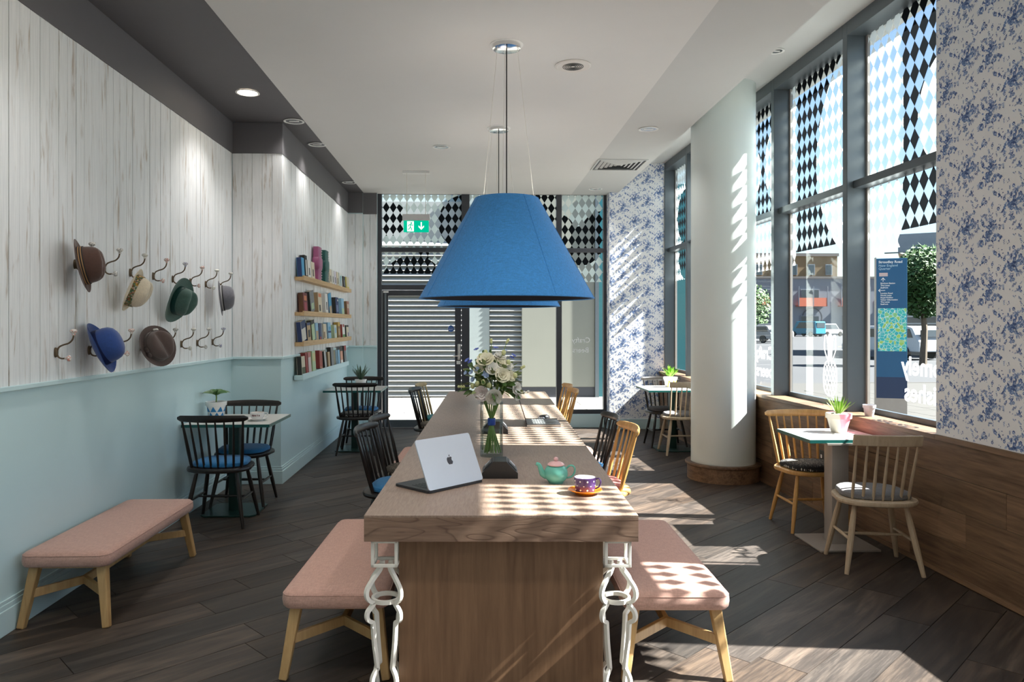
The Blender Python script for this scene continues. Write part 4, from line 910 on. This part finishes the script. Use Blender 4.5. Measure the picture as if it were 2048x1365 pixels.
# ================================================================== bookshelves
M_oaksh = wood('shelf_oak', (.46, .29, .13), (.62, .43, .23), 1, .5, .9)
SH = [(2.06, 7.77, 10.80, M_oaksh, 'top oak shelf', .045), (1.69, 7.77, 10.80, M_oaksh, 'second oak shelf', .045), (1.375, 7.77, 10.80, M_oaksh, 'third oak shelf', .05), (1.03, 7.74, 10.58, M_wallteal, 'lowest teal ledge', .055)]
for z, a, b, m, nm, th in SH:
    s_ = thing('picture_shelf', 'narrow %s on the plank wall' % nm, 'shelf', (-1.852, a, z))
    MB().box(0, .095, 0, b-a, -th, -.008).build('shelf_board', m, s_, smooth=0, bevel=.002); MB().box(.083, .095, 0, b-a, -.008, .006).build('front_lip', m, s_, smooth=0)
bkn = {}
def book(shelf, i, y0, y1, h, front, side, cname, lean=0, shape=None, dep=.05, blocks=()):
    z = SH[shelf][0]-.008; w_ = min(y1-y0, .21)*.93
    o = thing('book', '%s, %s from the left on the %s' % (cname, ORD[i], SH[shelf][4]), 'book', (-1.848, (y0+y1)/2, z), 0, 'books on the %s' % SH[shelf][4])
    L = Rx(lean) @ Ry(-.06); t = Tm(0, 0, abs(math.sin(lean))*w_/2)
    P = lambda n_, c: paint('book_%s' % n_, c, .55, var=.12, scale=25)
    key = lambda c: '%02d%02d%02d' % tuple(int(99*x) for x in c)
    X = t @ L
    d0 = .012+abs(math.sin(.06))*h
    MB().box(d0, d0+dep-.004, -w_/2+.003, w_/2-.003, .003, h-.003, X).build('page_block', paint('pages', (.66, .62, .52), .8), o, smooth=0)
    mb = MB().box(d0+dep-.004, d0+dep, -w_/2, w_/2, 0, h, X).box(d0-.003, d0, -w_/2, w_/2, 0, h, X)
    cv = mb.build('cover', P(key(front), front), o, smooth=0)
    MB().box(d0, d0+dep-.004, -w_/2-.001, -w_/2+.003, 0, h, X).build('spine', P(key(side), side), o, smooth=0)
    for (a, b, c, e, col) in blocks:
        MB().box(d0+dep, d0+dep+.0008, -w_/2+a*w_, -w_/2+b*w_, c*h, e*h, X).build('cover_print', P(key(col), col), cv, smooth=0)
    return o
K = (.02,.02,.02); WH = (.70,.69,.66); CR = (.62,.55,.42); NV = (.02,.04,.13); LB = (.25,.45,.62); RD = (.30,.04,.035); BR = (.22,.13,.06); GN = (.10,.25,.08); GY_ = (.20,.21,.22); TN = (.42,.30,.17); SB = (.06,.30,.52); OR = (.62,.22,.10); PG = (.42,.55,.35)
txt = lambda c=K, a=.35, b=.65: (a, b, .18, .58, c)
S0 = [(7.78,7.90,.20,SB,NV,'sky blue book',0,()), (7.92,8.04,.238,K,K,'black book with white title',0,((.3,.7,.1,.8,WH),)), (8.06,8.22,.198,WH,WH,'white book with dark title',0,(txt(),)), (8.24,8.42,.195,CR,WH,'cream book with bold title',0,(txt(),)), None, None,  # first book's navy side is shade painted onto its blue cover
      (9.27,9.43,.194,CR,WH,'cream upright book',0,(txt(),)), (9.45,9.58,.192,WH,WH,'white upright book',0,(txt(),)), (9.60,9.74,.190,(.62,.58,.66),WH,'pale lilac book',0,(txt(),)), (9.77,9.93,.192,CR,CR,'cream book with black lettering',0,(txt(),)), (9.96,10.18,.193,WH,(.3,.6,.6),'white book with teal lettering',0,((.3,.6,.1,.8,(.03,.22,.26)),(.65,.8,.5,.9,(.3,.6,.6)))), (10.23,10.45,.165,K,K,'black book',0,((.4,.7,.2,.7,GY_),)), (10.54,10.74,.175,CR,(.5,.45,.1),'cream and yellow book',0,((.1,.9,.0,.2,(.55,.45,.05)),))]
for i, r in enumerate(S0):
    if r: book(0, i, *r[:6], lean=r[6], blocks=r[7])
S1 = [(7.80,8.10,.205,(.16,.03,.03),(.12,.05,.02),'dark red illustrated book',0,((.2,.8,.6,.85,OR),(.25,.75,.1,.5,(.35,.05,.08)))), (8.18,8.42,.228,GY_,K,'dark grey tilted book',.16,((.2,.8,.1,.4,PG),)), (8.54,8.86,.240,CR,TN,'cream and orange book',0,((.1,.9,.78,.95,OR),(.2,.6,.1,.4,K))), (9.00,9.18,.245,WH,WH,'tall white book',0,(txt(),)), (9.24,9.42,.25,SB,NV,'bright blue tilted book',.14,((.1,.9,.0,.35,TN),)), (9.62,9.98,.224,NV,K,'navy book with pale lettering',0,((.2,.8,.15,.55,(.15,.2,.35)),(.6,.9,.78,.88,WH))), (10.08,10.36,.225,LB,LB,'light blue book',0,((.1,.9,.0,.4,PG),)), (10.55,10.75,.20,(.35,.15,.11),BR,'reddish brown book',0,((.2,.8,.5,.8,CR),))]
for i, r in enumerate(S1): book(1, i, *r[:6], lean=r[6], blocks=r[7])
S2 = [(7.78,7.98,.21,(.55,.54,.50),NV,'navy and white tilted book',.15,((.0,1,.62,1,NV),)), (8.04,8.22,.20,TN,NV,'tan book with a navy top',.05,((.0,1,.85,1,NV),(.2,.8,.2,.6,K))), (8.27,8.43,.224,PG,K,'pale green tilted book',.13,((.0,1,.8,1,K),)), (8.46,8.62,.20,LB,LB,'blue and gold book',0,((.1,.9,.05,.55,TN),)), (8.65,8.86,.198,NV,GY_,'navy book with grey edge',0,((.6,1,0,1,GY_),(.1,.5,0,.2,RD))), (8.90,9.10,.19,CR,CR,'cream book with brown figure',0,((.1,.5,.1,.5,BR),)), (9.18,9.38,.208,LB,LB,'pale blue book with navy band',0,((0,1,.38,.5,NV),(.3,.9,.55,.75,SB))), (9.60,9.78,.178,(.55,.62,.52),PG,'pale green patterned book',0,((.2,.8,.4,.8,LB),)), (9.84,10.04,.214,BR,(.45,.30,.06),'brown and gold book',0,((.1,.9,.75,1,(.5,.33,.06)),(.2,.8,.2,.6,TN))), (10.20,10.40,.185,WH,RD,'white book with green base',0,((0,1,0,.25,GN),(.2,.8,.8,1,RD))), (10.52,10.72,.174,CR,K,'cream book with dark edge',0,((0,1,.85,1,K),(.5,.9,.1,.4,(.2,.15,.3))))]
for i, r in enumerate(S2): book(2, i, *r[:6], lean=r[6], blocks=r[7])
S3 = [(7.78,7.94,.193,CR,K,'cream and black book',0,((0,1,0,.4,(.06,.08,.04)),)), (7.97,8.06,.225,RD,RD,'dark red book tilted left',.08,()), (8.09,8.23,.222,(.62,.50,.50),RD,'pink and white book',.05,((0,1,.75,1,(.45,.15,.14)),)), (8.28,8.46,.23,PG,(.5,.5,.25),'yellow green book',0,((.1,.9,.5,.9,(.55,.52,.25)),)), (8.66,8.84,.21,(.32,.07,.05),RD,'red book tilted right',-.10,((.1,.9,.05,.1,TN),)), (8.97,9.10,.205,GY_,K,'silver grey book tilted left',.13,((.2,.5,0,1,WH),)), (9.19,9.32,.188,TN,BR,'tan brown book',0,()), (9.38,9.56,.24,GY_,K,'tall grey book with black spine',0,()), (9.71,9.84,.189,(.15,.25,.32),CR,'slate blue book',.05,()), (9.88,10.0,.19,LB,LB,'sky blue slim book',0,()), (10.03,10.22,.232,(.60,.30,.20),GY_,'orange book with dark top',0,((0,1,.72,1,K),(.1,.9,0,.2,WH))), (10.33,10.50,.233,GY_,K,'dark grey book at the end',0,((0,1,.7,1,RD),))]
for i, r in enumerate(S3): book(3, i, *r[:6], lean=r[6], blocks=r[7])
def tallbox(label, y, c, c2):
    o = thing('ornamental_case', label, 'ornament', (-1.845, y, 2.052))
    m = paint(label[:12].replace(' ', '_')+'_lacquer', c, .35, var=.06)
    MB().prism(rrect(.01, .075, -.09, .085, .012, 3), 0, .40).build('body', m, o, smooth=40)
    MB().stack([(x, yy) for x, yy in rrect(-.04, .04, -.10, .10, .02, 4)], [(.88, .14), (1.02, .155), (1.06, .19), (1.06, .235), (1.02, .265), (.88, .28)], Tm(.045, -.005, 0)).build('bulged_waist', m, o, smooth=40)
    for k in range(13): MB().ball((.078, .072, .015+k*.031), .0065, 6, 4).build('pearl_stud', M_ceramicw, o)
    return o
tallbox('tall pink ornamental case with a bulged waist on the top oak shelf', 8.66, (.34, .09, .20), 0)
tallbox('tall dark green ornamental case with a bulged waist on the top oak shelf', 9.07, (.008, .085, .075), 0)
# ================================================================== things on the long table
def onTz(o, x, y): o.location = (x, y, .760); return o
M_alu = paint('silver_aluminium', (.62, .63, .67), .35, .6, var=.01); M_alud = paint('dark_laptop', (.045, .045, .05), .4, .5)
lt = thing('laptop', 'open silver laptop with its back to the viewer on the long table', 'laptop', (-.203, 3.457, .760), PI/4)   # hinge along +x, base toward +y
MB().prism(rrect(0, .362, .0, .25, .012, 4), .002, .013).build('base', M_alud, lt, smooth=30)
kb = MB()
for r_ in range(6):
    for c_ in range(14): kb.box(.035+c_*.021, .053+c_*.021, .05+r_*.019, .066+r_*.019, .013, .0142)
kb.build('keyboard', M_bk, lt, smooth=0, kind='stuff')
LX = basis((1,0,0), (0,.42,.907), (0,-.907,.42), (0, .004, .012))
lid = MB().prism(rrect(0, .362, 0, .247, .012, 4), 0, .006, LX).build('lid', M_alu, lt, smooth=30)
MB().prism(rrect(.006, .356, .006, .241, .006, 2), -.0008, 0, LX).build('screen', M_bk, lid, smooth=0)
ap = [(0,.60), (.12,.67), (.28,.70), (.42,.64), (.50,.55), (.42,.46), (.37,.35), (.37,.2), (.43,.08), (.53,0), (.47,-.15), (.38,-.3), (.26,-.4), (.13,-.4), (0,-.35), (-.13,-.4), (-.26,-.4), (-.4,-.28), (-.5,-.08), (-.54,.15), (-.52,.38), (-.43,.56), (-.28,.68), (-.12,.67)]
lf = [(0,.74), (.02,.88), (.12,1.0), (.22,1.03), (.22,.92), (.12,.79)]
k_ = .034
MB().prism([(.181+x*k_, .118+y*k_) for x, y in ap], .006, .0066, LX).prism([(.181+x*k_, .118+y*k_) for x, y in lf], .006, .0066, LX).build('lid_emblem', paint('mirror_emblem', (.22, .22, .24), .15, 1), lid, smooth=0)
l2 = thing('laptop', 'open black laptop seen from the side further along the long table', 'laptop', (.42, 5.70, .760), -YAW)
MB().prism(rrect(0, .262, 0, .37, .01, 3), .002, .020).build('base', M_alud, l2, smooth=30)
kb = MB()
for r_ in range(5):
    for c_ in range(15): kb.box(.05+r_*.020, .067+r_*.020, .03+c_*.021, .048+c_*.021, .020, .0215)
kb.build('keyboard', paint('grey_keys', (.16, .17, .17), .5), l2, smooth=0, kind='stuff')
MB().box(.165, .235, .13, .23, .020, .0206).build('touchpad', M_bk, l2, smooth=0)
MB().box(0, .262, -.001, .001, .004, .018).build('front_trim', M_beigemetal, l2, smooth=0)
L2 = basis((0,1,0), (-.30,0,.954), (.954,0,.30), (.004, 0, .018))
sc_ = MB().prism(rrect(0, .37, 0, .235, .008, 3), -.006, 0, L2).build('lid', M_alud, l2, smooth=30)
MB().prism(rrect(.012, .358, .015, .223, .002, 2), 0, .0006, L2).build('screen', M_bk, sc_, smooth=0)
ms = thing('computer_mouse', 'black and silver computer mouse beside the black laptop', 'mouse', (.60, 6.18, .760), -1.0)
MB().stack(superell(.032, .055, 20, 2.3), [(.9, 0), (1, .008), (.97, .018), (.82, .029), (.5, .036), (.1, .038)]).build('shell', M_bk, ms, smooth=60)
MB().stack(superell(.0325, .03, 16, 2.2, -.03), [(.9, .004), (1.0, .010), (.9, .020), (.6, .026)]).build('silver_side', M_alu, ms, smooth=60)
MB().lathe([(.008, -.003), (.009, 0), (.008, .003)], 12, Tm(0, .03, .034) @ Ry(PI/2)).build('wheel', M_alu, ms)
def sockets(label, x, y):
    s_ = thing('power_block', label, 'power outlet', (x, y, .760), -YAW)
    X = basis((1,0,0), (0,0,1), (0,-1,0), (0, .15, 0))
    MB().prism([(-.092, 0), (.092, 0), (.092, .028), (.034, .088), (-.034, .088), (-.092, .028)], 0, .15, X).build('housing', M_bk, s_, smooth=0, bevel=.002)
    for sx in (-1, 1):
        F = basis((0, 1, 0), (-sx*.695, 0, .719), (sx*.719, 0, .695), (sx*.064, .075, .059))
        p = MB().box(-.055, .055, -.030, .030, 0, .003, F).build('socket_plate', paint('socket_grey', (.05, .05, .055), .4), s_, smooth=0)
        for a in (-.028, .028): MB().box(a-.016, a+.016, -.018, .018, .003, .0042, F).build('socket', M_alu if a > 0 else M_bk, p, smooth=0)
    return s_
sockets('black wedge-shaped power block in front of the flower vase', .141, 3.79)
sockets('second black wedge-shaped power block behind the flower vase', .165, 5.36)
# vase and bouquet
VX, VY = .115, 4.46
vz = thing('glass_vase', 'clear glass cylinder vase half full of water on the long table', 'vase', (VX, VY, .760))
MB().lathe([(.001, 0), (.069, 0), (.069, .325)], 40, caps=False).build('glass_wall', glass('vase_glass', (.93, .97, .955), .16), vz)
MB().lathe([(.0645, .02), (.0645, .155), (.001, .155)], 36, caps=False).build('water', glass('water', (.93, .97, .95), .06), vz)
bq = thing('flower_bouquet', 'bouquet of white roses and small blue flowers tied with a blue ribbon', 'bouquet', (VX, VY, .760))
M_stem = paint('flower_stem', (.17, .27, .06), .5, var=.2); M_fl = paint('bouquet_leaf', (.075, .15, .035), .5, var=.35, scale=30); M_fl2 = paint('pale_bouquet_leaf', (.24, .30, .12), .6, var=.25, scale=30)
rb = random.Random(11)
for k in range(16):
    a = 2*PI*k/16; r0 = .056*math.sqrt((k % 5+1)/5); 
    MB().tube(bez([(r0*math.cos(a+2.6), r0*math.sin(a+2.6), .022), (.014*math.cos(a+2.2), .014*math.sin(a+2.2), .16), (.013*math.cos(a), .013*math.sin(a), .24), (.06*math.cos(a), .06*math.sin(a), .36), (.10*math.cos(a), .10*math.sin(a), .44)], 4), rb.uniform(.0035, .0055), 6).build('stem', M_stem, bq)
MB().lathe([(.022, .185), (.0235, .19), (.0235, .222), (.022, .227)], 20, caps=False).build('ribbon', paint('blue_ribbon', (.01, .06, .38), .35), bq)
def petalflower(mb, c, d, R, layers, n0, cup, rnd):
    d = Vector(d).normalized(); u = d.orthogonal().normalized(); v = d.cross(u); B = basis(u, v, d, c)
    for l in range(layers):
        q = (l+1)/layers; n = n0+l; rr = R*q; 
        for k in range(n):
            a = 2*PI*(k+.5*l)/n+rnd.uniform(-.15, .15); wd = rr*.62; tilt = cup*(1-q)+.35
            base = Vector((math.cos(a), math.sin(a), 0)); tn = Vector((-math.sin(a), math.cos(a), 0)); up = Vector((0,0,1))
            pts = []
            for s_, wf, in ((.12, .25), (.55, .85), (.88, .95), (1.0, .55)):
                p = base*(rr*s_*math.cos(tilt)+.0)+up*(rr*s_*math.sin(tilt)*(1.25 if s_ < .9 else 1.15)-rr*.12*l*.3)
                bowl = up*(.16*rr*wf)
                pts += [p-tn*wd*wf+bowl, p, p+tn*wd*wf+bowl]
            f = []
            for i in range(3): f += [(3*i, 3*i+1, 3*i+4, 3*i+3), (3*i+1, 3*i+2, 3*i+5, 3*i+4)]
            mb.add([tuple(p) for p in pts], f, B)
    return mb
M_pw = paint('white_petal', (.80, .78, .72), .6, var=.05); M_pc = paint('cream_petal', (.76, .72, .54), .6, var=.07); M_pp = paint('blush_petal', (.78, .70, .68), .6, var=.05); M_pb = paint('blue_petal', (.12, .17, .52), .6, var=.2); M_plb = paint('pale_blue_petal', (.30, .40, .60), .6, var=.15); M_bud = paint('green_bud', (.58, .60, .30), .6, var=.15)
PX = lambda px, py, dy: ((px-984)*.00301, dy, .323+(805-py)*.00301)
for px, py, dy, R, m in ((972, 722, -.06, .048, M_pc), (1000, 728, -.05, .042, M_pc), (985, 738, -.09, .038, M_pw), (1003, 750, -.10, .042, M_pc), (1020, 752, -.07, .030, M_pc), (965, 783, -.11, .042, M_pp), (987, 789, -.12, .044, M_pw), (1030, 775, -.06, .034, M_pw), (1034, 790, -.05, .026, M_pw), (1000, 715, -.02, .034, M_pw), (960, 738, -.07, .032, M_pc), (1016, 733, -.04, .030, M_pw)):
    c = Vector(PX(px, py, dy)); petalflower(MB(), tuple(c), tuple((c-Vector((0, .02, .44)))+Vector((0, -.06, .02))), R*1.15, 4, 5, 1.0, rb).build('rose', m, bq, smooth=60)
for px, py, dy in ((955, 765, -.10), (967, 762, -.11), (978, 768, -.12), (1030, 750, -.07), (1017, 724, -.05), (962, 712, -.04), (972, 705, -.02), (1008, 705, -.02), (946, 770, -.08)):
    c = Vector(PX(px, py, dy)); MB().ball(tuple(c), .014, 8, 6, sc=(1, 1, 1.25)).build('bud', M_bud, bq)
for px, py, dy, m in ((954, 700, -.03, M_pb), (936, 721, -.05, M_pb), (942, 724, -.05, M_pb), (992, 697, -.02, M_pb), (1027, 712, -.03, M_pb), (1023, 716, -.04, M_pb), (944, 744, -.07, M_plb), (973, 750, -.11, M_plb), (955, 738, -.08, M_plb), (947, 758, -.08, M_plb), (968, 746, -.10, M_plb), (1010, 702, -.01, M_plb), (934, 745, -.05, M_plb)):
    c = Vector(PX(px, py, dy)); petalflower(MB(), tuple(c), tuple(c-Vector((0, .05, .40))), .017, 2, 6, .3, rb).build('blue_flower', m, bq, smooth=0)
def leaf3(mb, p, d, L, W, droop=.2, roll=0):
    d = Vector(d).normalized(); s = d.cross(Vector((0,0,1)))
    s = s.normalized() if s.length > .05 else Vector((1,0,0)); s = Quaternion(d, roll) @ s; n = s.cross(d); P = Vector(p); pts = []
    for t, w_ in ((0, .08), (.3, .8), (.6, 1), (.85, .55), (1, .03)):
        q = P+d*L*t-Vector((0,0,1))*droop*L*t*t; pts += [tuple(q-s*W/2*w_+n*W*.12), tuple(q), tuple(q+s*W/2*w_+n*W*.12)]
    f = []
    for i in range(4): f += [(3*i, 3*i+1, 3*i+4, 3*i+3), (3*i+1, 3*i+2, 3*i+5, 3*i+4)]
    return mb.add(pts, f)
for k in range(296):
    a = rb.random()*6.28; e = rb.uniform(-.6, 1.45); r0 = rb.uniform(.03, .15)
    c = Vector((r0*math.cos(a)*math.cos(e), r0*math.sin(a)*math.cos(e), .44+r0*1.05*math.sin(e)))
    leaf3(MB(), tuple(c), tuple(c-Vector((0, 0, .40))), rb.uniform(.045, .085), rb.uniform(.018, .036), .3, rb.uniform(-1.5, 1.5)).build('leaf', M_fl if k % 3 else M_fl2, bq, smooth=60)
for px, py, ex_, ez in ((1030, 790, .16, .03), (935, 775, -.10, .0), (983, 690, .0, .05), (1012, 690, .03, .05), (1040, 740, .05, .03)):
    c = Vector(PX(px, py, -.03)); MB().tube([tuple(c*.6+Vector((0,0,.17))), tuple(c), tuple(c+Vector((ex_*.5, 0, ez*.5)))], [.003, .0025, .0015], 5).build('twig', M_stem, bq)
    for q in (.4, .7, 1.0): MB().ball(tuple(c+Vector((ex_*.5*q, 0, ez*.5*q+.006))), .009, 6, 4).build('small_bloom', M_pw if px == 1030 else M_bud, bq)
# teapot
tp = thing('teapot', 'mint green teapot with a pink lid on the long table', 'teapot', (.417, 3.689, .760), -YAW)
M_mint = paint('mint_glaze', (.13, .42, .34), .12, var=.06); M_pinkg = paint('pink_glaze', (.70, .42, .42), .15, var=.04)
MB().lathe([(.001, .002), (.036, 0), (.037, .005), (.041, .009), (.053, .022), (.0595, .042), (.058, .062), (.047, .080), (.036, .087), (.036, .090), (.001, .090)], 36).build('body', M_mint, tp, smooth=50)
MB().tube(bez([(-.048, 0, .035), (-.066, 0, .044), (-.075, 0, .066), (-.084, 0, .088), (-.100, 0, .096)], 5), [.018-.0005*i for i in range(21)], 12).build('spout', M_mint, tp)
MB().tube(bez([(.050, 0, .070), (.070, 0, .086), (.090, 0, .080), (.094, 0, .056), (.080, 0, .032), (.054, 0, .024)], 5), .006, 10, ell=(1.2, .8)).build('handle', M_mint, tp)
ld = MB().lathe([(.042, .088), (.043, .092), (.037, .099), (.022, .106), (.010, .109), (.001, .110)], 32, caps=False).build('lid', M_pinkg, tp)
MB().ball((0, 0, .119), .0125, 14, 8, sc=(1, 1, .85)).build('lid_knob', M_pinkg, ld)
def saucercup(label1, label2, x, y, z, rc, hc, rs, cm, sm, inner, hdir, straight=True):
    s_ = thing('saucer', label1, 'saucer', (x, y, z)); MB().lathe([(.001, .003), (rs*.5, .003), (rs*.52, 0), (rs*.58, 0), (rs*.62, .005), (rs*.97, .019), (rs, .021), (rs*.98, .0225), (rs*.6, .010), (rs*.5, .007), (.001, .007)], 40, caps=False).build('dish', sm, s_, smooth=50)
    c = thing('cup', label2, 'cup', (x, y, z+.0075), hdir)
    p = [(.001, 0), (rc*.80, 0), (rc*.86, .003), (rc*.97, hc*.5), (rc, hc), (rc-.003, hc+.001)] if straight else [(.001, 0), (rc*.5, 0), (rc*.55, .006), (rc*.8, hc*.28), (rc*.95, hc*.6), (rc, hc), (rc-.004, hc+.001)]
    MB().lathe(p, 36, caps=False).build('body', cm, c, smooth=50)
    MB().lathe([(rc-.003, hc+.001), (rc*.9, hc*.4), (rc*.7, .008), (.001, .006)], 36, caps=False).build('inside', inner, c)
    MB().tube(bez([(rc*.96, 0, hc*.85), (rc*1.25, 0, hc*.92), (rc*1.42, 0, hc*.68), (rc*1.25, 0, hc*.36), (rc*.93, 0, hc*.24)], 5), .0045, 8, ell=(1.3, .8)).build('handle', cm, c)
    return c
M_purple = paint('purple_glaze', (.07, .035, .14), .2); M_orange = paint('orange_glaze', (.78, .22, .015), .15, var=.04)
cu_ = saucercup('shiny orange saucer under the purple teacup', 'purple teacup with white polka dots on the orange saucer', .526, 3.445, .760, .051, .070, .080, M_purple, M_orange, M_ceramicw, -.1)
dots = MB()
for j, z in enumerate((.016, .036, .056)):
    for k in range(9):
        a = 2*PI*(k+.5*(j % 2))/9; r_ = .051*(.86+.14*z/.07)+.0012
        dots.lathe([(.0042, -.0006), (.0036, .0006), (.0001, .0008)], 8, basis((-math.sin(a), math.cos(a), 0), (0,0,1), (math.cos(a), math.sin(a), 0), (r_*math.cos(a), r_*math.sin(a), z)))
dots.build('polka_dots', M_ceramicw, cu_)
# small table things
cc_ = saucercup('white saucer on the near left cafe table', 'white coffee cup with dark red lettering on the near left table', -1.79, 6.22, .752, .058, .062, .080, M_ceramicw, M_ceramicw, M_ceramicw, .2, False)
MB().lathe([(.052, .050), (.001, .050)], 28, caps=False).build('coffee', paint('milky_coffee', (.50, .33, .20), .5, var=.2, scale=60), cc_)
lt_ = MB(); s_txt = 'COSTA'
for k, ch in enumerate(s_txt):
    a = -1.75+(k-2)*.25; r_ = .0575
    lt_.text(ch, .0165, basis((-math.sin(a), math.cos(a), 0), (0,0,1), (math.cos(a), math.sin(a), 0), (r_*math.cos(a), r_*math.sin(a), .034)), .0006, .0015, 'CENTER')
lt_.build('lettering', paint('cup_red', (.14, .01, .02), .4), cc_, smooth=0)
M_soil = paint('soil', (.035, .025, .018), .95, var=.4, scale=80); M_peb = paint('white_pebble', (.66, .62, .57), .7, var=.1)
def pot(o, r0, r1, h, m, rim=.02, soil=M_soil):
    n = 36
    MB().lathe([(.001, .001), (r0, 0), (r0+(r1-r0)*.82, h-rim), (r1+.003, h-rim), (r1+.005, h), (r1-.004, h), (r1-.008, h-.012), (.001, h-.012)], n, caps=False).build('pot', m, o, smooth=40)
    MB().lathe([(r1-.007, h-.011), (.001, h-.006)], 20, caps=False).build('soil', soil, o)
# monstera-like plant in the triangle pot
p1_ = thing('potted_plant', 'broad-leaved green plant in a white pot painted with blue triangles', 'potted plant', (-2.215, 6.47, .752), 0, 'small potted plants')
pot(p1_, .060, .084, .135, M_ceramicw, .032)
tri = MB()
for row in (0, 1):
    n = 8
    for k in range(n):
        a0 = 2*PI*(k+.5*row)/n; zb, zt = ((.050, .096), (.008, .046))[row]; hw = .36
        q = lambda a, z: ((.0605+.0240*.82*z/.103+.0012)*math.cos(a), (.0605+.0240*.82*z/.103+.0012)*math.sin(a), z)
        tri.add([q(a0-hw, zb), q(a0-hw/3, zb), q(a0+hw/3, zb), q(a0+hw, zb), q(a0+hw/2, (zb+zt)/2), q(a0, zt), q(a0-hw/2, (zb+zt)/2), q(a0, (zb+zt)/2)], [(0,1,7,6), (1,2,7), (2,3,4,7), (7,4,5), (6,7,5)])
tri.build('painted_triangles', paint('triangle_blue', (.01, .18, .42), .4, var=.15), p1_, smooth=0)
M_lf = paint('waxy_leaf', (.085, .19, .06), .4, var=.3, scale=25)
MB().tube([(0, 0, .125), (.002, 0, .165), (0, 0, .20)], .006, 7).build('stem', M_stem, p1_)
for k in range(11):
    a = 2*PI*k/11+.2; inn = k % 2
    leaf3(MB(), (0, 0, .185), (math.cos(a), math.sin(a), .85 if not inn else 1.9), .155 if not inn else .125, .050, .5, .75*math.copysign(1, math.cos(a))*(1 if k % 2 else .8)).build('leaf', M_lf, p1_, smooth=60)
p2b = thing('potted_plant', 'spiky aloe in a small white bucket pot on the far left table', 'potted plant', (-1.42, 9.45, .752), 0, 'small potted plants')
pot(p2b, .055, .070, .105, M_ceramicw, .018)
M_aloe = paint('aloe_green', (.065, .12, .075), .5, var=.25, scale=20)
for k in range(18):
    a = k*2.4; t = .25+.06*k
    leaf3(MB(), (.012*math.cos(a), .012*math.sin(a), .095), (math.cos(a)*min(t, .75), math.sin(a)*min(t, .75), 1), .22-.004*k, .026, .02).build('leaf', M_aloe, p2b, smooth=60)
p3_ = thing('potted_plant', 'spiky grass plant in a pink and cream terracotta pot by the right window', 'potted plant', (2.715, 5.41, .752), .0, 'small potted plants')
def twotone():
    t = NT('pink_cream_pot'); tc = t.n('ShaderNodeTexCoord'); sx = t.n('ShaderNodeSeparateXYZ'); t.put(sx.inputs[0], tc.outputs['Object'])
    f = t.m('GREATER_THAN', t.m('ADD', sx.outputs[0], t.m('ADD', t.m('MULTIPLY', sx.outputs[2], .28), t.m('MULTIPLY', t.noise(t.coord((1,1,1), False), 9, 1), .03))), .012)
    return t.done(t.pbsdf(t.mix(f, (.55, .52, .44), (.78, .27, .34)), .5))
pot(p3_, .052, .087, .142, twotone(), .036, M_peb)
for k in range(40):
    a = rb.random()*6.28; r_ = .055*math.sqrt(rb.random()); MB().ball((r_*math.cos(a), r_*math.sin(a), .136), rb.uniform(.006, .010), 6, 4).build('pebble', M_peb, p3_)
M_grass = paint('fresh_grass', (.16, .30, .02), .45, var=.35, scale=12)
for k in range(46):
    a = k*2.4; t = .06+.022*k
    leaf3(MB(), (.012*math.cos(a), .012*math.sin(a), .132), (math.cos(a)*t, math.sin(a)*t, 1), rb.uniform(.10, .16), .010, .08).build('leaf', M_grass, p3_, smooth=60)
p4_ = thing('potted_plant', 'bright green feathery plant in a white pot with a yellow zigzag', 'potted plant', (2.53, 9.40, .752), 0, 'small potted plants')
pot(p4_, .060, .086, .13, M_ceramicw, .03, M_peb)
zz = MB()
for (a0, z0), (a1, z1) in zip([(-2.3, .01), (-2.0, .085), (-1.6, .02), (-1.2, .085), (-.9, .01)], [(-2.0, .085), (-1.6, .02), (-1.2, .085), (-.9, .01), (-.6, .085)]):
    zz.tube([((.061+.02*z/.1+.001)*math.cos(a), (.061+.02*z/.1+.001)*math.sin(a), z) for a, z in [(a0+(a1-a0)*q/6, z0+(z1-z0)*q/6) for q in range(7)]], .006, 6)
zz.build('yellow_zigzag', paint('pot_yellow', (.65, .45, .02), .5), p4_)
M_fern = paint('bright_fern', (.20, .42, .03), .5, var=.3, scale=12)
for k in range(90):
    a = rb.random()*6.28; e = rb.uniform(.25, 1.5); c = Vector((math.cos(a)*math.cos(e), math.sin(a)*math.cos(e), math.sin(e)))
    leaf3(MB(), tuple(Vector((0, 0, .125))+c*rb.uniform(.01, .07)), tuple(c+Vector((0, 0, .5))), rb.uniform(.07, .12), .014, .1).build('leaf', M_fern, p4_, smooth=60)
gp = thing('small_pot', 'empty small grey pot standing on the window sill', 'pot', (2.995, 5.50, .8605))
MB().lathe([(.001, .001), (.030, 0), (.040, .062), (.0455, .063), (.0465, .085), (.043, .085), (.036, .03), (.001, .012)], 32, caps=False).build('pot_wall', paint('grey_glaze', (.42, .42, .45), .4), gp, smooth=40)
sk = thing('wall_socket', 'double power socket on the wood panelling behind the honey chair', 'socket', M=RM @ basis((0,1,0), (0,0,1), (-1,0,0), (-.002, 5.98, .47)))
MB().box(-.073, .073, -.043, .043, 0, .008).build('face_plate', M_bk, sk, smooth=0, bevel=.002)
for a in (-.037, .037): MB().box(a-.012, a+.012, -.018, .010, .008, .010).build('socket_face', M_chrome, sk, smooth=0)
